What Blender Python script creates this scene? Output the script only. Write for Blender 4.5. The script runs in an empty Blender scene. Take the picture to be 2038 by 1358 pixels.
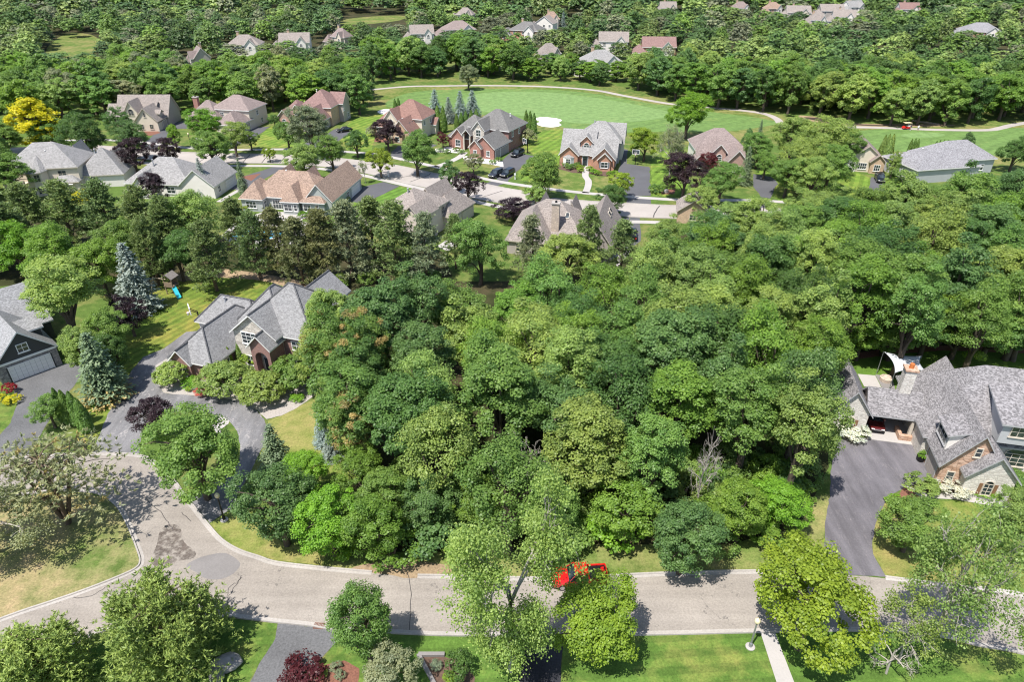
import bpy, bmesh, math, random
import numpy as np
from mathutils import Vector, Matrix
R = math.radians
random.seed(7)
scene = bpy.context.scene
C = scene.collection

# ------------------------------------------------------------------ camera
CAM_H, PITCH, LENS = 52.0, R(31), 24.0
cd = bpy.data.cameras.new('camera'); cam = bpy.data.objects.new('camera', cd); C.objects.link(cam)
cam.location = (0, 0, CAM_H); cam.rotation_euler = (R(90) - PITCH, 0, 0)
cd.lens = LENS; cd.sensor_width = 36; cd.clip_start = 1; cd.clip_end = 6000
scene.camera = cam

# ------------------------------------------------------------------ sky, sun, exposure
SUN_EL, SUN_AZ = R(64), R(222)          # azimuth clockwise from +Y: the sun stands behind and left of the camera
w = bpy.data.worlds.new('World'); scene.world = w; w.use_nodes = True
nt = w.node_tree; bg = nt.nodes['Background']
sky = nt.nodes.new('ShaderNodeTexSky'); sky.sky_type = 'NISHITA'; sky.sun_disc = False
sky.sun_elevation = SUN_EL; sky.sun_rotation = SUN_AZ
nt.links.new(sky.outputs[0], bg.inputs[0]); bg.inputs[1].default_value = 0.125
sl = bpy.data.lights.new('sun', 'SUN'); sl.energy = 5.0; sl.angle = R(0.5); sl.color = (1.0, 0.955, 0.89)
so = bpy.data.objects.new('sun', sl); C.objects.link(so)
sd = Vector((math.sin(SUN_AZ) * math.cos(SUN_EL), math.cos(SUN_AZ) * math.cos(SUN_EL), math.sin(SUN_EL)))
so.rotation_euler = sd.to_track_quat('Z', 'Y').to_euler(); so.location = (-60, -60, 150)
vs = scene.view_settings; vs.view_transform = 'Standard'; vs.look = 'None'; vs.exposure = 0.62; vs.gamma = 1.0
vs.use_curve_mapping = False
cy = scene.cycles
cy.max_bounces = 5; cy.diffuse_bounces = 4; cy.glossy_bounces = 2; cy.transmission_bounces = 3; cy.transparent_max_bounces = 4
cy.use_denoising = True; cy.use_adaptive_sampling = False
cy.sample_clamp_indirect = 4.0; cy.pixel_filter_type = 'BLACKMAN_HARRIS'; cy.filter_width = 1.15

# ------------------------------------------------------------------ photo pixel -> place on a level plane
F, CX, CY = 1359.0, 1019.0, 679.0
sT, cT = math.sin(PITCH), math.cos(PITCH)
def G(px, py, z=0.0):
    u = (px - CX) / F; v = (py - CY) / F
    t = (CAM_H - z) / (sT + v * cT)
    return (u * t, (cT - v * sT) * t)
def PX(x, y, z):
    dz = z - CAM_H; zc = y * cT - dz * sT
    return (CX + F * x / zc, CY - F * (y * sT + dz * cT) / zc, zc)

# ------------------------------------------------------------------ objects
def tag(o, label=None, cat=None, group=None, kind=None):
    if label: o['label'] = label
    if cat: o['category'] = cat
    if group: o['group'] = group
    if kind: o['kind'] = kind
    return o
def thing(name, label, cat, loc=(0, 0, 0), rz=0.0, group=None, scale=None):
    o = bpy.data.objects.new(name, None); C.objects.link(o)
    o.location = loc; o.rotation_euler = (0, 0, rz); o.empty_display_size = 0.3
    if scale: o.scale = scale
    return tag(o, label, cat, group)
def part(name, me, parent=None, loc=(0, 0, 0), rz=0.0, color=None):
    o = bpy.data.objects.new(name, me); C.objects.link(o)
    o.parent = parent; o.location = loc; o.rotation_euler = (0, 0, rz)
    if color: o.color = color
    return o
class MB:
    """collects shapes into one mesh, with a material per face"""
    def __init__(s): s.v = []; s.f = []; s.m = []; s.mats = []
    def mi(s, m):
        if m not in s.mats: s.mats.append(m)
        return s.mats.index(m)
    def add(s, vs_, fs, m):
        b = len(s.v); k = s.mi(m); s.v += [tuple(p) for p in vs_]
        for f in fs: s.f.append([i + b for i in f]); s.m.append(k)
        return s
    def box(s, x0, x1, y0, y1, z0, z1, m):
        return s.add([(x0, y0, z0), (x1, y0, z0), (x1, y1, z0), (x0, y1, z0), (x0, y0, z1), (x1, y0, z1), (x1, y1, z1), (x0, y1, z1)],
                     [(0, 3, 2, 1), (4, 5, 6, 7), (0, 1, 5, 4), (1, 2, 6, 5), (2, 3, 7, 6), (3, 0, 4, 7)], m)
    def tube(s, pts, rad, m, n=6, cap=True):
        pts = [Vector(p) for p in pts]
        if not hasattr(rad, '__len__'): rad = [rad] * len(pts)
        vs_ = []
        for i, p in enumerate(pts):
            d = (pts[min(i + 1, len(pts) - 1)] - pts[max(i - 1, 0)])
            d = d.normalized() if d.length > 1e-9 else Vector((0, 0, 1))
            a = d.orthogonal().normalized() if abs(d.z) > .99 else d.cross(Vector((0, 0, 1))).normalized()
            b = d.cross(a)
            for k in range(n):
                t = 2 * math.pi * k / n
                vs_.append(p + (a * math.cos(t) + b * math.sin(t)) * rad[i])
        fs = [(i * n + k, i * n + (k + 1) % n, (i + 1) * n + (k + 1) % n, (i + 1) * n + k) for i in range(len(pts) - 1) for k in range(n)]
        if cap: fs += [tuple(range(n))[::-1], tuple(range((len(pts) - 1) * n, len(pts) * n))]
        return s.add(vs_, fs, m)
    def lathe(s, prof, m, n=12, o=(0, 0, 0)):
        vs_ = [(o[0] + r * math.cos(2 * math.pi * k / n), o[1] + r * math.sin(2 * math.pi * k / n), o[2] + z) for r, z in prof for k in range(n)]
        fs = [(i * n + k, i * n + (k + 1) % n, (i + 1) * n + (k + 1) % n, (i + 1) * n + k) for i in range(len(prof) - 1) for k in range(n)]
        fs += [tuple(range(n))[::-1], tuple(range((len(prof) - 1) * n, len(prof) * n))]
        return s.add(vs_, fs, m)
    def prism(s, poly, y0, y1, m):          # poly in (x, z), pushed along y
        n = len(poly)
        return s.add([(x, y0, z) for x, z in poly] + [(x, y1, z) for x, z in poly],
                     [tuple(range(n)), tuple(range(2 * n - 1, n - 1, -1))] + [(i, i + n, (i + 1) % n + n, (i + 1) % n) for i in range(n)], m)
    def mesh(s, name, smooth=False):
        me = bpy.data.meshes.new(name); me.from_pydata(s.v, [], s.f)
        for m in s.mats: me.materials.append(m)
        me.polygons.foreach_set('material_index', s.m)
        if smooth: me.polygons.foreach_set('use_smooth', [True] * len(s.f))
        me.update(); return me

# ------------------------------------------------------------------ materials
def nodes(name):
    m = bpy.data.materials.new(name); m.use_nodes = True
    t = m.node_tree; return m, t, t.nodes['Principled BSDF']
def nd(t, ty, ins=None, **kw):
    n = t.nodes.new('ShaderNode' + ty)
    for k, v in kw.items(): setattr(n, k, v)
    for k, v in (ins or {}).items():
        if hasattr(v, 'links'): t.links.new(v, n.inputs[k])
        else: n.inputs[k].default_value = v
    return n
def rgb(c): return (c[0], c[1], c[2], 1.0)
def obj_co(t): return nd(t, 'TexCoord').outputs['Object']
def geo_co(t): return nd(t, 'NewGeometry').outputs['Position']
def mixc(t, f, a, b, blend='MIX'):
    n = nd(t, 'Mix', data_type='RGBA', blend_type=blend)
    for i, v in ((0, f), (6, a), (7, b)):
        if hasattr(v, 'links'): t.links.new(v, n.inputs[i])
        else: n.inputs[i].default_value = rgb(v) if (hasattr(v, '__len__') and i) else v
    return n.outputs[2]
def ramp(t, f, stops):
    n = nd(t, 'ValToRGB', {0: f}); e = n.color_ramp.elements
    while len(e) < len(stops): e.new(0.5)
    for el, (p, c) in zip(e, stops): el.position = p; el.color = rgb(c) if hasattr(c, '__len__') else (c, c, c, 1)
    return n.outputs[0]
def noise(t, co, sc, detail=3, rough=.55):
    return nd(t, 'TexNoise', {'Vector': co, 'Scale': sc, 'Detail': detail, 'Roughness': rough}).outputs['Fac']
def math_(t, op, a, b=0.0, c=None):
    n = nd(t, 'Math', {0: a, 1: b}, operation=op)
    if c is not None: n.inputs[2].default_value = c
    return n.outputs[0]
def scale_co(t, co, s, rot=(0, 0, 0)):
    return nd(t, 'Mapping', {'Vector': co, 'Scale': s, 'Rotation': rot}).outputs[0]
def bump(t, p, h, s=.3, d=.02):
    b = nd(t, 'Bump', {'Height': h, 'Strength': s, 'Distance': d}); t.links.new(b.outputs[0], p.inputs['Normal'])
def plain(name, c, rough=.6, metal=0.0, var=.12, sc=3.0, spec=.4):
    m, t, p = nodes(name); p.inputs['Roughness'].default_value = rough; p.inputs['Metallic'].default_value = metal
    p.inputs['Specular IOR Level'].default_value = spec
    f = noise(t, obj_co(t), sc, 4)
    t.links.new(mixc(t, f, [x * (1 - var * 2) for x in c], [min(1, x * (1 + var * 2)) for x in c]), p.inputs['Base Color'])
    return m
def paved(name, c, speck=.16, patch=.18, crack=None, streak=None, rough=.9, tracks=None):
    m, t, p = nodes(name); co = geo_co(t); p.inputs['Roughness'].default_value = rough; p.inputs['Specular IOR Level'].default_value = .25
    big = noise(t, co, .16, 5, .6); fine = noise(t, co, 5.5, 4, .75)
    col = mixc(t, ramp(t, big, [(.32, 0.), (.68, 1.)]), [x * (1 - patch) for x in c], [x * (1 + patch) for x in c])
    col = mixc(t, ramp(t, fine, [(.3, 0.), (.7, 1.)]), mixc(t, 1., col, [1 - speck] * 3, 'MULTIPLY'), mixc(t, 1., col, [1 + speck] * 3, 'MULTIPLY'))
    def contour(sc, stretch, rot, width, lo, hi, gsc):
        # thin wandering lines: where a stretched noise crosses its middle value
        f = noise(t, scale_co(t, co, stretch, (0, 0, rot)), sc, 5, .62)
        d = math_(t, 'ABSOLUTE', math_(t, 'SUBTRACT', f, .5))
        return math_(t, 'MULTIPLY', ramp(t, d, [(0., 1.), (width, 0.)]), ramp(t, noise(t, co, gsc, 3), [(lo, 0.), (hi, 1.)]))
    if crack: col = mixc(t, contour(crack[0], (1, 1, 1), 0, crack[1], .48, .6, .12), col, crack[2])
    if streak:
        col = mixc(t, contour(streak[2], (1, streak[3], 1), streak[0], streak[4], .45, .62, .5), col, streak[1])
        col = mixc(t, contour(streak[2] * 1.7, (1, streak[3], 1), streak[0] + .3, streak[4] * .8, .5, .62, .8), col, streak[1])
        tr = noise(t, scale_co(t, co, (1, .12, 1), (0, 0, streak[0])), .9, 3)
        col = mixc(t, ramp(t, tr, [(.35, 0.), (.65, 1.)]), mixc(t, 1., col, [.84] * 3, 'MULTIPLY'), mixc(t, 1., col, [1.16] * 3, 'MULTIPLY'))
    if tracks is not None:
        tr = noise(t, scale_co(t, co, (.06, 1, 1), (0, 0, -tracks)), .8, 4)
        col = mixc(t, ramp(t, tr, [(.3, 0.), (.7, 1.)]), mixc(t, 1., col, [.9, .895, .89], 'MULTIPLY'), mixc(t, 1., col, [1.09] * 3, 'MULTIPLY'))
    t.links.new(col, p.inputs['Base Color']); bump(t, p, fine, .35, .02)
    return m
def lawn(name, g=(.085, .16, .022), dry=(.23, .20, .07), dryamt=.5, stripe=None):
    m, t, p = nodes(name); co = geo_co(t); p.inputs['Roughness'].default_value = .95; p.inputs['Specular IOR Level'].default_value = .15
    big = noise(t, co, .09, 5, .6); mid = noise(t, co, .55, 4, .6); fine = noise(t, co, 4.5, 3, .8)
    col = mixc(t, ramp(t, mid, [(.3, 0.), (.7, 1.)]), [x * .78 for x in g], [x * 1.22 for x in g])
    f = math_(t, 'ADD', math_(t, 'MULTIPLY', big, .6), math_(t, 'MULTIPLY', mid, .4))
    col = mixc(t, ramp(t, f, [(max(0, .62 - dryamt * .3), 0.), (min(1, .78 - dryamt * .22), 1.)]), col, dry)
    if stripe:
        ang, wid, amt = stripe
        wv = nd(t, 'TexWave', {'Vector': scale_co(t, co, (1, 1, 1), (0, 0, -ang)), 'Scale': .314 / wid, 'Distortion': 1.2, 'Detail': 2., 'Detail Scale': .3}, bands_direction='Y').outputs['Fac']
        sf = ramp(t, wv, [(.4, 0.), (.6, 1.)])
        col = mixc(t, sf, mixc(t, 1., col, [1 - amt] * 3, 'MULTIPLY'), mixc(t, 1., col, [1 + amt, 1 + amt, 1 + amt * .6], 'MULTIPLY'))
    ff = ramp(t, fine, [(.28, 0.), (.72, 1.)])
    col = mixc(t, ff, mixc(t, 1., col, [.66] * 3, 'MULTIPLY'), mixc(t, 1., col, [1.3] * 3, 'MULTIPLY'))
    t.links.new(col, p.inputs['Base Color']); bump(t, p, fine, .6, .06)
    return m
def shingle(name, c, spread=.3):
    m, t, p = nodes(name); co = obj_co(t); p.inputs['Roughness'].default_value = .9; p.inputs['Specular IOR Level'].default_value = .2
    v = nd(t, 'TexVoronoi', {'Vector': scale_co(t, co, (3.4, 3.4, 7.5)), 'Scale': 1.5}).outputs['Color']
    r = nd(t, 'SeparateColor', {0: v}).outputs[0]
    big = noise(t, co, .35, 4)
    col = mixc(t, ramp(t, r, [(.1, 0.), (.9, 1.)]), [x * (1 - spread) for x in c], [x * (1 + spread) for x in c])
    col = mixc(t, big, mixc(t, 1., col, [.86] * 3, 'MULTIPLY'), mixc(t, 1., col, [1.14] * 3, 'MULTIPLY'))
    z = nd(t, 'SeparateXYZ', {0: co}).outputs[2]
    row = math_(t, 'FRACT', math_(t, 'MULTIPLY', z, 6.5))
    col = mixc(t, ramp(t, row, [(0., 1.), (.18, 0.)]), col, mixc(t, 1., col, [.72] * 3, 'MULTIPLY'))
    t.links.new(col, p.inputs['Base Color']); bump(t, p, r, .4, .03)
    return m
def wall_co(t):
    s = nd(t, 'SeparateXYZ', {0: obj_co(t)})
    return nd(t, 'CombineXYZ', {0: math_(t, 'ADD', s.outputs[0], s.outputs[1]), 1: s.outputs[2]}).outputs[0]
def brick(name, c, mortar=(.35, .31, .28), sc=1.0):
    m, t, p = nodes(name); p.inputs['Roughness'].default_value = .9
    b = nd(t, 'TexBrick', {'Vector': wall_co(t), 'Color1': rgb([x * .8 for x in c]), 'Color2': rgb([x * 1.2 for x in c]), 'Mortar': rgb(mortar), 'Scale': 1.0,
                           'Mortar Size': .006, 'Brick Width': .22 * sc, 'Row Height': .075 * sc})
    col = mixc(t, noise(t, obj_co(t), 1.2, 4), mixc(t, 1., b.outputs[0], [.75] * 3, 'MULTIPLY'), mixc(t, 1., b.outputs[0], [1.25] * 3, 'MULTIPLY'))
    t.links.new(col, p.inputs['Base Color']); return m
def stone(name, a, b, sc=2.6):
    m, t, p = nodes(name); p.inputs['Roughness'].default_value = .9; co = scale_co(t, obj_co(t), (1, 1, 1.7))
    v = nd(t, 'TexVoronoi', {'Vector': co, 'Scale': sc}).outputs['Color']
    e = nd(t, 'TexVoronoi', {'Vector': co, 'Scale': sc}, feature='DISTANCE_TO_EDGE').outputs['Distance']
    col = mixc(t, nd(t, 'SeparateColor', {0: v}).outputs[0], a, b)
    col = mixc(t, ramp(t, e, [(0., 1.), (.06, 0.)]), col, [x * .5 for x in a])
    t.links.new(col, p.inputs['Base Color']); bump(t, p, e, .8, .05); return m
def siding(name, c, sc=6.0):
    m, t, p = nodes(name); p.inputs['Roughness'].default_value = .6
    z = nd(t, 'SeparateXYZ', {0: obj_co(t)}).outputs[2]
    row = math_(t, 'FRACT', math_(t, 'MULTIPLY', z, sc))
    col = mixc(t, ramp(t, row, [(0., 1.), (.2, 0.)]), c, [x * .7 for x in c])
    col = mixc(t, noise(t, obj_co(t), .8, 3), mixc(t, 1., col, [.88] * 3, 'MULTIPLY'), mixc(t, 1., col, [1.1] * 3, 'MULTIPLY'))
    t.links.new(col, p.inputs['Base Color']); return m
def leafmat(name='leaf', trans=.3, rough=.5, spec=.3):
    m, t, p = nodes(name)
    oi = nd(t, 'ObjectInfo'); ti = nd(t, 'Attribute', attribute_name='tint').outputs['Fac']; al = nd(t, 'Attribute', attribute_name='alt').outputs['Fac']
    base = oi.outputs['Color']
    base = mixc(t, math_(t, 'GREATER_THAN', al, oi.outputs['Alpha']), base, (.34, .285, .12))
    lo = mixc(t, 1., base, (.62, .68, .66), 'MULTIPLY'); hi = mixc(t, 1., base, (1.5, 1.32, 1.15), 'MULTIPLY')
    col = mixc(t, ti, lo, hi)
    t.links.new(col, p.inputs['Base Color']); p.inputs['Roughness'].default_value = rough; p.inputs['Specular IOR Level'].default_value = spec
    tr = nd(t, 'BsdfTranslucent'); t.links.new(mixc(t, 1., col, (1.25, 1.3, .7), 'MULTIPLY'), tr.inputs[0])
    mx = nd(t, 'MixShader', {0: trans, 1: p.outputs[0], 2: tr.outputs[0]})
    t.links.new(mx.outputs[0], t.nodes['Material Output'].inputs[0]); return m
def glassmat(name='window_glass', c=(.025, .035, .04)):
    m, t, p = nodes(name); p.inputs['Roughness'].default_value = .04; p.inputs['Specular IOR Level'].default_value = .9
    f = noise(t, obj_co(t), .9, 2)
    t.links.new(mixc(t, ramp(t, f, [(.35, 0.), (.65, 1.)]), [x * .4 for x in c], [x * 2.2 for x in c]), p.inputs['Base Color']); return m

M = {}
M['leaf'] = leafmat('leaf', .42, .45, .32); M['needle'] = leafmat('needle', .22, .5, .3)
M['bark'] = plain('bark', (.09, .07, .052), .95, var=.25, sc=2); M['pale_bark'] = plain('pale_bark', (.34, .31, .275), .9, var=.2, sc=2)
M['brown_bark'] = plain('brown_bark', (.12, .085, .06), .95, var=.25, sc=2)
M['glass'] = glassmat(); M['teal_glass'] = glassmat('teal_glass', (.10, .19, .19))
M['trim'] = plain('white_trim', (.72, .71, .69), .5, var=.05); M['grey_trim'] = plain('grey_trim', (.36, .36, .37), .5, var=.06)
M['tan_trim'] = plain('tan_trim', (.5, .45, .38), .6, var=.06)
M['dark_metal'] = plain('dark_metal', (.02, .02, .022), .4, .5, var=.1); M['grey_metal'] = plain('grey_metal', (.3, .31, .33), .4, .6, var=.1)
M['white_metal'] = plain('white_metal', (.75, .75, .74), .4, 0, var=.04)
M['globe'] = plain('lamp_globe', (.72, .62, .40), .25, 0, var=.08, sc=6)
M['road'] = paved('old_asphalt', (.262, .234, .206), .2, .12, crack=(.14, .004, (.10, .092, .085)), tracks=0.0)
M['street'] = paved('street_concrete', (.34, .308, .285), .10, .10)
M['concrete'] = paved('kerb_concrete', (.34, .315, .29), .16, .16)
M['walk'] = paved('walk_concrete', (.37, .348, .33), .06, .07)
M['drive_old'] = paved('worn_drive', (.155, .152, .156), .25, .22, streak=(.5, (.33, .305, .295), .35, .45, .012))
M['drive_dark'] = paved('sealed_drive', (.092, .092, .10), .16, .1)
M['drive_violet'] = paved('smooth_drive', (.118, .111, .122), .14, .2, streak=(.12, (.19, .175, .18), .9, .14, .010))
M['drive_black'] = paved('fresh_sealed_drive', (.028, .028, .033), .3, .7)
M['drive_mid'] = paved('weathered_drive', (.115, .115, .118), .32, .2)
M['patch'] = paved('road_patch', (.20, .187, .182), .1, .16); M['stain'] = paved('road_stain', (.13, .105, .09), .3, .45)
_t = M['stain'].node_tree; _f = ramp(_t, noise(_t, geo_co(_t), 1.1, 6, .7), [(.42, 0.), (.62, .85)]); _mx = nd(_t, 'MixShader', {0: _f, 1: nd(_t, 'BsdfTransparent').outputs[0], 2: _t.nodes['Principled BSDF'].outputs[0]}); _t.links.new(_mx.outputs[0], _t.nodes['Material Output'].inputs[0])
M['tar'] = paved('tar_seam', (.06, .055, .055), .2, .2)
M['dirt'] = lawn('bare_soil', (.30, .22, .14), (.20, .15, .09), .5); M['mulch'] = plain('red_mulch', (.17, .075, .05), .95, var=.4, sc=6)
M['brown_mulch'] = plain('brown_mulch', (.10, .062, .045), .95, var=.4, sc=6)
M['pebble'] = plain('pale_pebbles', (.33, .30, .275), .9, var=.3, sc=9); M['white_stone'] = plain('white_stones', (.60, .575, .55), .9, var=.18, sc=9)
M['sand'] = plain('bunker_sand', (.78, .74, .69), .95, var=.06, sc=.6)
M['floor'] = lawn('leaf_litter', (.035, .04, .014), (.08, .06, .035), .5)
M['grass'] = lawn('grass', (.080, .132, .027), (.20, .175, .066), .5)
M['rough'] = lawn('rough_grass', (.095, .145, .03), (.235, .20, .08), .6)
M['fairway'] = lawn('fairway', (.115, .190, .055), (.19, .21, .065), .25, stripe=(R(35), 5, .05))
M['green'] = lawn('putting_green', (.150, .235, .082), (.19, .25, .095), .2)
M['weeds'] = lawn('weedy_verge', (.12, .17, .04), (.27, .23, .10), .6)
M['wood'] = plain('weathered_wood', (.23, .17, .12), .85, var=.2, sc=4); M['pale_wood'] = plain('pale_wood', (.42, .35, .26), .85, var=.15, sc=4)
M['slide'] = plain('turquoise_plastic', (.03, .36, .42), .35, var=.05); M['orange'] = plain('orange_flue', (.45, .14, .04), .7, var=.2)
M['sail'] = plain('sail_cloth', (.42, .44, .47), .85, var=.05); M['rock'] = plain('boulder_rock', (.25, .235, .225), .95, var=.3, sc=2)
M['pool'] = glassmat('pool_water', (.05, .28, .48)); M['net'] = plain('white_net', (.7, .7, .7), .9, var=.05)
M['red_paint_wood'] = plain('red_deck', (.42, .03, .03), .6, var=.1)
def paint(name, c, metal=.2):
    m, t, p = nodes(name); p.inputs['Base Color'].default_value = rgb(c); p.inputs['Roughness'].default_value = .28; p.inputs['Metallic'].default_value = metal
    p.inputs['Coat Weight'].default_value = .8; p.inputs['Coat Roughness'].default_value = .05
    f = noise(t, obj_co(t), 40, 2); t.links.new(mixc(t, f, [x * .92 for x in c], [x * 1.08 for x in c]), p.inputs['Base Color']); return m
M['rubber'] = plain('tyre_rubber', (.018, .018, .018), .85, var=.1); M['chrome'] = plain('chrome', (.6, .6, .62), .18, .9, var=.05)
M['lamp_glass'] = plain('headlamp', (.7, .7, .68), .15, var=.05); M['tail'] = plain('tail_lamp', (.4, .01, .01), .2, var=.05)
# colours of foliage
LC = dict(dg=(.092, .182, .050), mg=(.152, .268, .066), lg=(.235, .345, .098), br=(.165, .33, .036), yg=(.225, .335, .040), ye=(.46, .46, .020),
          pu=(.042, .026, .036), rp=(.10, .022, .028), bl=(.21, .285, .295), gr=(.225, .270, .160), pn=(.160, .235, .088), bg=(.108, .208, .072),
          br2=(.165, .295, .052), bn=(.185, .205, .090), wt=(.52, .58, .60), sp=(.14, .215, .13), rd=(.26, .02, .035), sg=(.27, .33, .22), pk=(.5, .14, .11))
# ------------------------------------------------------------------ ground, roads, drives
def smooth(pts, n=6, closed=False):
    P = [Vector((p[0], p[1], 0)) for p in pts]; out = []; L = len(P)
    for i in range(L if closed else L - 1):
        a, b, c, d = (P[(i - 1) % L] if closed or i else P[0]), P[i], P[(i + 1) % L], (P[(i + 2) % L] if closed or i + 2 < L else P[-1])
        for k in range(n):
            t = k / n
            q = .5 * ((2 * b) + (c - a) * t + (2 * a - 5 * b + 4 * c - d) * t * t + (3 * b - a - 3 * c + d) * t ** 3)
            out.append((q.x, q.y))
    if not closed: out.append((P[-1].x, P[-1].y))
    return out
RAGGED = {'driveway', 'lawn', 'verge', 'bare_soil', 'mulch_bed', 'planting_bed', 'bunker', 'repair_patch', 'fairway', 'putting_green', 'woodland_floor'}
def ragged(pts):
    # soft, uneven edges: extra corners every half metre (wider far away), each a few centimetres off the line
    out = []; rg = random.Random(int(pts[0][0] * 7))
    for i, (x, y) in enumerate(pts):
        x2, y2 = pts[(i + 1) % len(pts)]; d = math.hypot(x2 - x, y2 - y); k = max(1, min(60, int(d / (.5 if y < 120 else 2.0)))); a = .05 if y < 120 else .25
        for q in range(k): t = q / k; s = 0 if q == 0 else a; out.append((x + (x2 - x) * t + rg.uniform(-s, s), y + (y2 - y) * t + rg.uniform(-s, s)))
    return out
def sheet(name, pix, z, m, parent=None, curve=0, world=False, kind='structure', label=None):
    pts = pix if world else [G(*p) for p in pix]
    if curve: pts = smooth(pts, curve, True)
    if name in RAGGED: pts = ragged(pts)
    me = bpy.data.meshes.new(name); n = len(pts)
    me.from_pydata([(x, y, z) for x, y in pts], [], [tuple(range(n))]); me.update()
    if me.polygons[0].normal.z < 0: me.flip_normals()
    me.materials.append(m); o = part(name, me, parent)
    if kind and not parent: o['kind'] = kind
    if label: o['label'] = label
    return o
def offset(pts, d):
    out = []
    for i, p in enumerate(pts):
        a = pts[max(i - 1, 0)]; b = pts[min(i + 1, len(pts) - 1)]
        dx, dy = b[0] - a[0], b[1] - a[1]; l = math.hypot(dx, dy) or 1
        out.append((p[0] - dy / l * d, p[1] + dx / l * d))
    return out
def ribbon(name, pts, d0, d1, z, m, kind='structure', parent=None):
    A, B = offset(pts, d0), offset(pts, d1); n = len(pts)
    me = bpy.data.meshes.new(name)
    me.from_pydata([(x, y, z) for x, y in A] + [(x, y, z) for x, y in B], [], [(i, i + 1, n + i + 1, n + i) for i in range(n - 1)]); me.update()
    if me.polygons[0].normal.z < 0: me.flip_normals()
    me.materials.append(m); o = part(name, me, parent)
    if kind and not parent: o['kind'] = kind
    return o
def kerb(pix, side=1, gutter=.28, world=False):
    """raised concrete kerb with its gutter, along the edge of a road; side=+1 puts the kerb to the left of the run"""
    pts = smooth(pix if world else [G(*p) for p in pix], 6); mb = MB(); m = M['concrete']; n = len(pts)
    prof = [(-gutter, .034), (0, .036), (.03, .15), (.17, .16), (.19, -.05)]
    rows = [offset(pts, side * d) for d, z in prof]
    vs_ = [(x, y, prof[r][1]) for r in range(len(prof)) for x, y in rows[r]]
    fs = [(r * n + i, r * n + i + 1, (r + 1) * n + i + 1, (r + 1) * n + i) for r in range(len(prof) - 1) for i in range(n - 1)]
    if side > 0: pass
    else: fs = [f[::-1] for f in fs]
    mb.add(vs_, fs, m); o = part('kerb', mb.mesh('kerb')); o['kind'] = 'structure'; return o

gm = MB(); gm.add([(-2500, -300, 0), (2500, -300, 0), (2500, 4000, 0), (-2500, 4000, 0)], [(0, 1, 2, 3)], M['grass'])
o = part('ground', gm.mesh('ground')); o['kind'] = 'structure'

# main road in front and the loop that leaves it
road_poly = [(2250, 1250), (2038, 1186), (1874, 1165), (1719, 1148), (1527, 1139), (1338, 1143), (1092, 1153), (900, 1149), (831, 1148), (714, 1139), (635, 1132), (550, 1122),
             (515, 1111), (474, 1097), (440, 1076), (412, 1045), (385, 1011), (364, 984), (340, 950), (302, 918), (275, 908), (220, 904), (165, 906), (60, 908), (-80, 925), (-200, 950),
             (-200, 1030), (-60, 1002), (90, 980), (172, 979), (206, 987), (234, 1008), (254, 1042), (275, 1094), (281, 1118), (272, 1133), (240, 1149), (172, 1176), (103, 1200), (34, 1223), (-60, 1258),
             (-200, 1320), (-60, 1395), (60, 1325), (165, 1275), (206, 1257), (300, 1236), (446, 1227), (481, 1230), (550, 1238), (618, 1245), (653, 1251), (755, 1258), (883, 1264), (1100, 1265), (1338, 1262),
             (1506, 1258), (1650, 1255), (1791, 1257), (1880, 1268), (1953, 1286), (2038, 1302), (2250, 1370)]
road = sheet('road', road_poly, .024, M['road'])
kerb([(2250, 1250), (2038, 1186), (1874, 1165), (1762, 1151)], -1)
kerb([(1640, 1143), (1527, 1139), (1338, 1143), (1092, 1153), (900, 1149), (831, 1148)], -1)
kerb([(740, 1141), (714, 1139), (635, 1132), (550, 1122), (515, 1111), (474, 1097), (440, 1076), (412, 1045), (385, 1011), (364, 984), (340, 950), (302, 918), (275, 908), (220, 904), (165, 906), (60, 908), (-80, 925)], -1)
kerb([(-60, 1002), (90, 980), (172, 979), (206, 987), (234, 1008), (254, 1042), (275, 1094), (281, 1118), (272, 1133), (240, 1149), (172, 1176), (103, 1200), (34, 1223), (-60, 1258)], -1)
kerb([(-60, 1395), (60, 1325), (165, 1275), (206, 1257), (300, 1236), (446, 1227), (481, 1230), (550, 1238)], -1)
kerb([(550, 1238), (618, 1245), (653, 1251), (755, 1258), (883, 1264), (1054, 1265)], -1)
kerb([(1123, 1265), (1338, 1262), (1506, 1258), (1650, 1255), (1791, 1257), (1880, 1268), (1953, 1286), (2038, 1302), (2250, 1370)], -1)
# repair patch, stain and cracks in the road
sheet('repair_patch', [(372, 1125), (395, 1112), (425, 1104), (447, 1102), (465, 1110), (478, 1123), (470, 1138), (452, 1150), (430, 1155), (405, 1151), (390, 1140), (376, 1133)], .030, M['patch'], road, curve=3)
sheet('dark_stain', [(300, 1122), (312, 1085), (318, 1060), (335, 1045), (358, 1050), (366, 1080), (388, 1098), (385, 1112), (355, 1118), (330, 1130)], .028, M['stain'], road, curve=3)
if 0: sheet('x', [(322, 1110), (330, 1094), (326, 1072), (332, 1057), (348, 1055), (354, 1070), (350, 1085), (366, 1094), (377, 1104), (368, 1110), (350, 1108), (338, 1116), (318, 1116)], .028, M['stain'], road, curve=3)
def crack(pix, wdt=.05, par=None, m='tar'):
    pts = smooth([G(*p) for p in pix], 4); rr = random.Random(int(pix[0][0]))
    pts = [(x + rr.uniform(-.1, .1), y + rr.uniform(-.1, .1)) for x, y in pts]
    return ribbon('crack', pts, -wdt / 2, wdt / 2, .032, M[m], parent=par)
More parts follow.
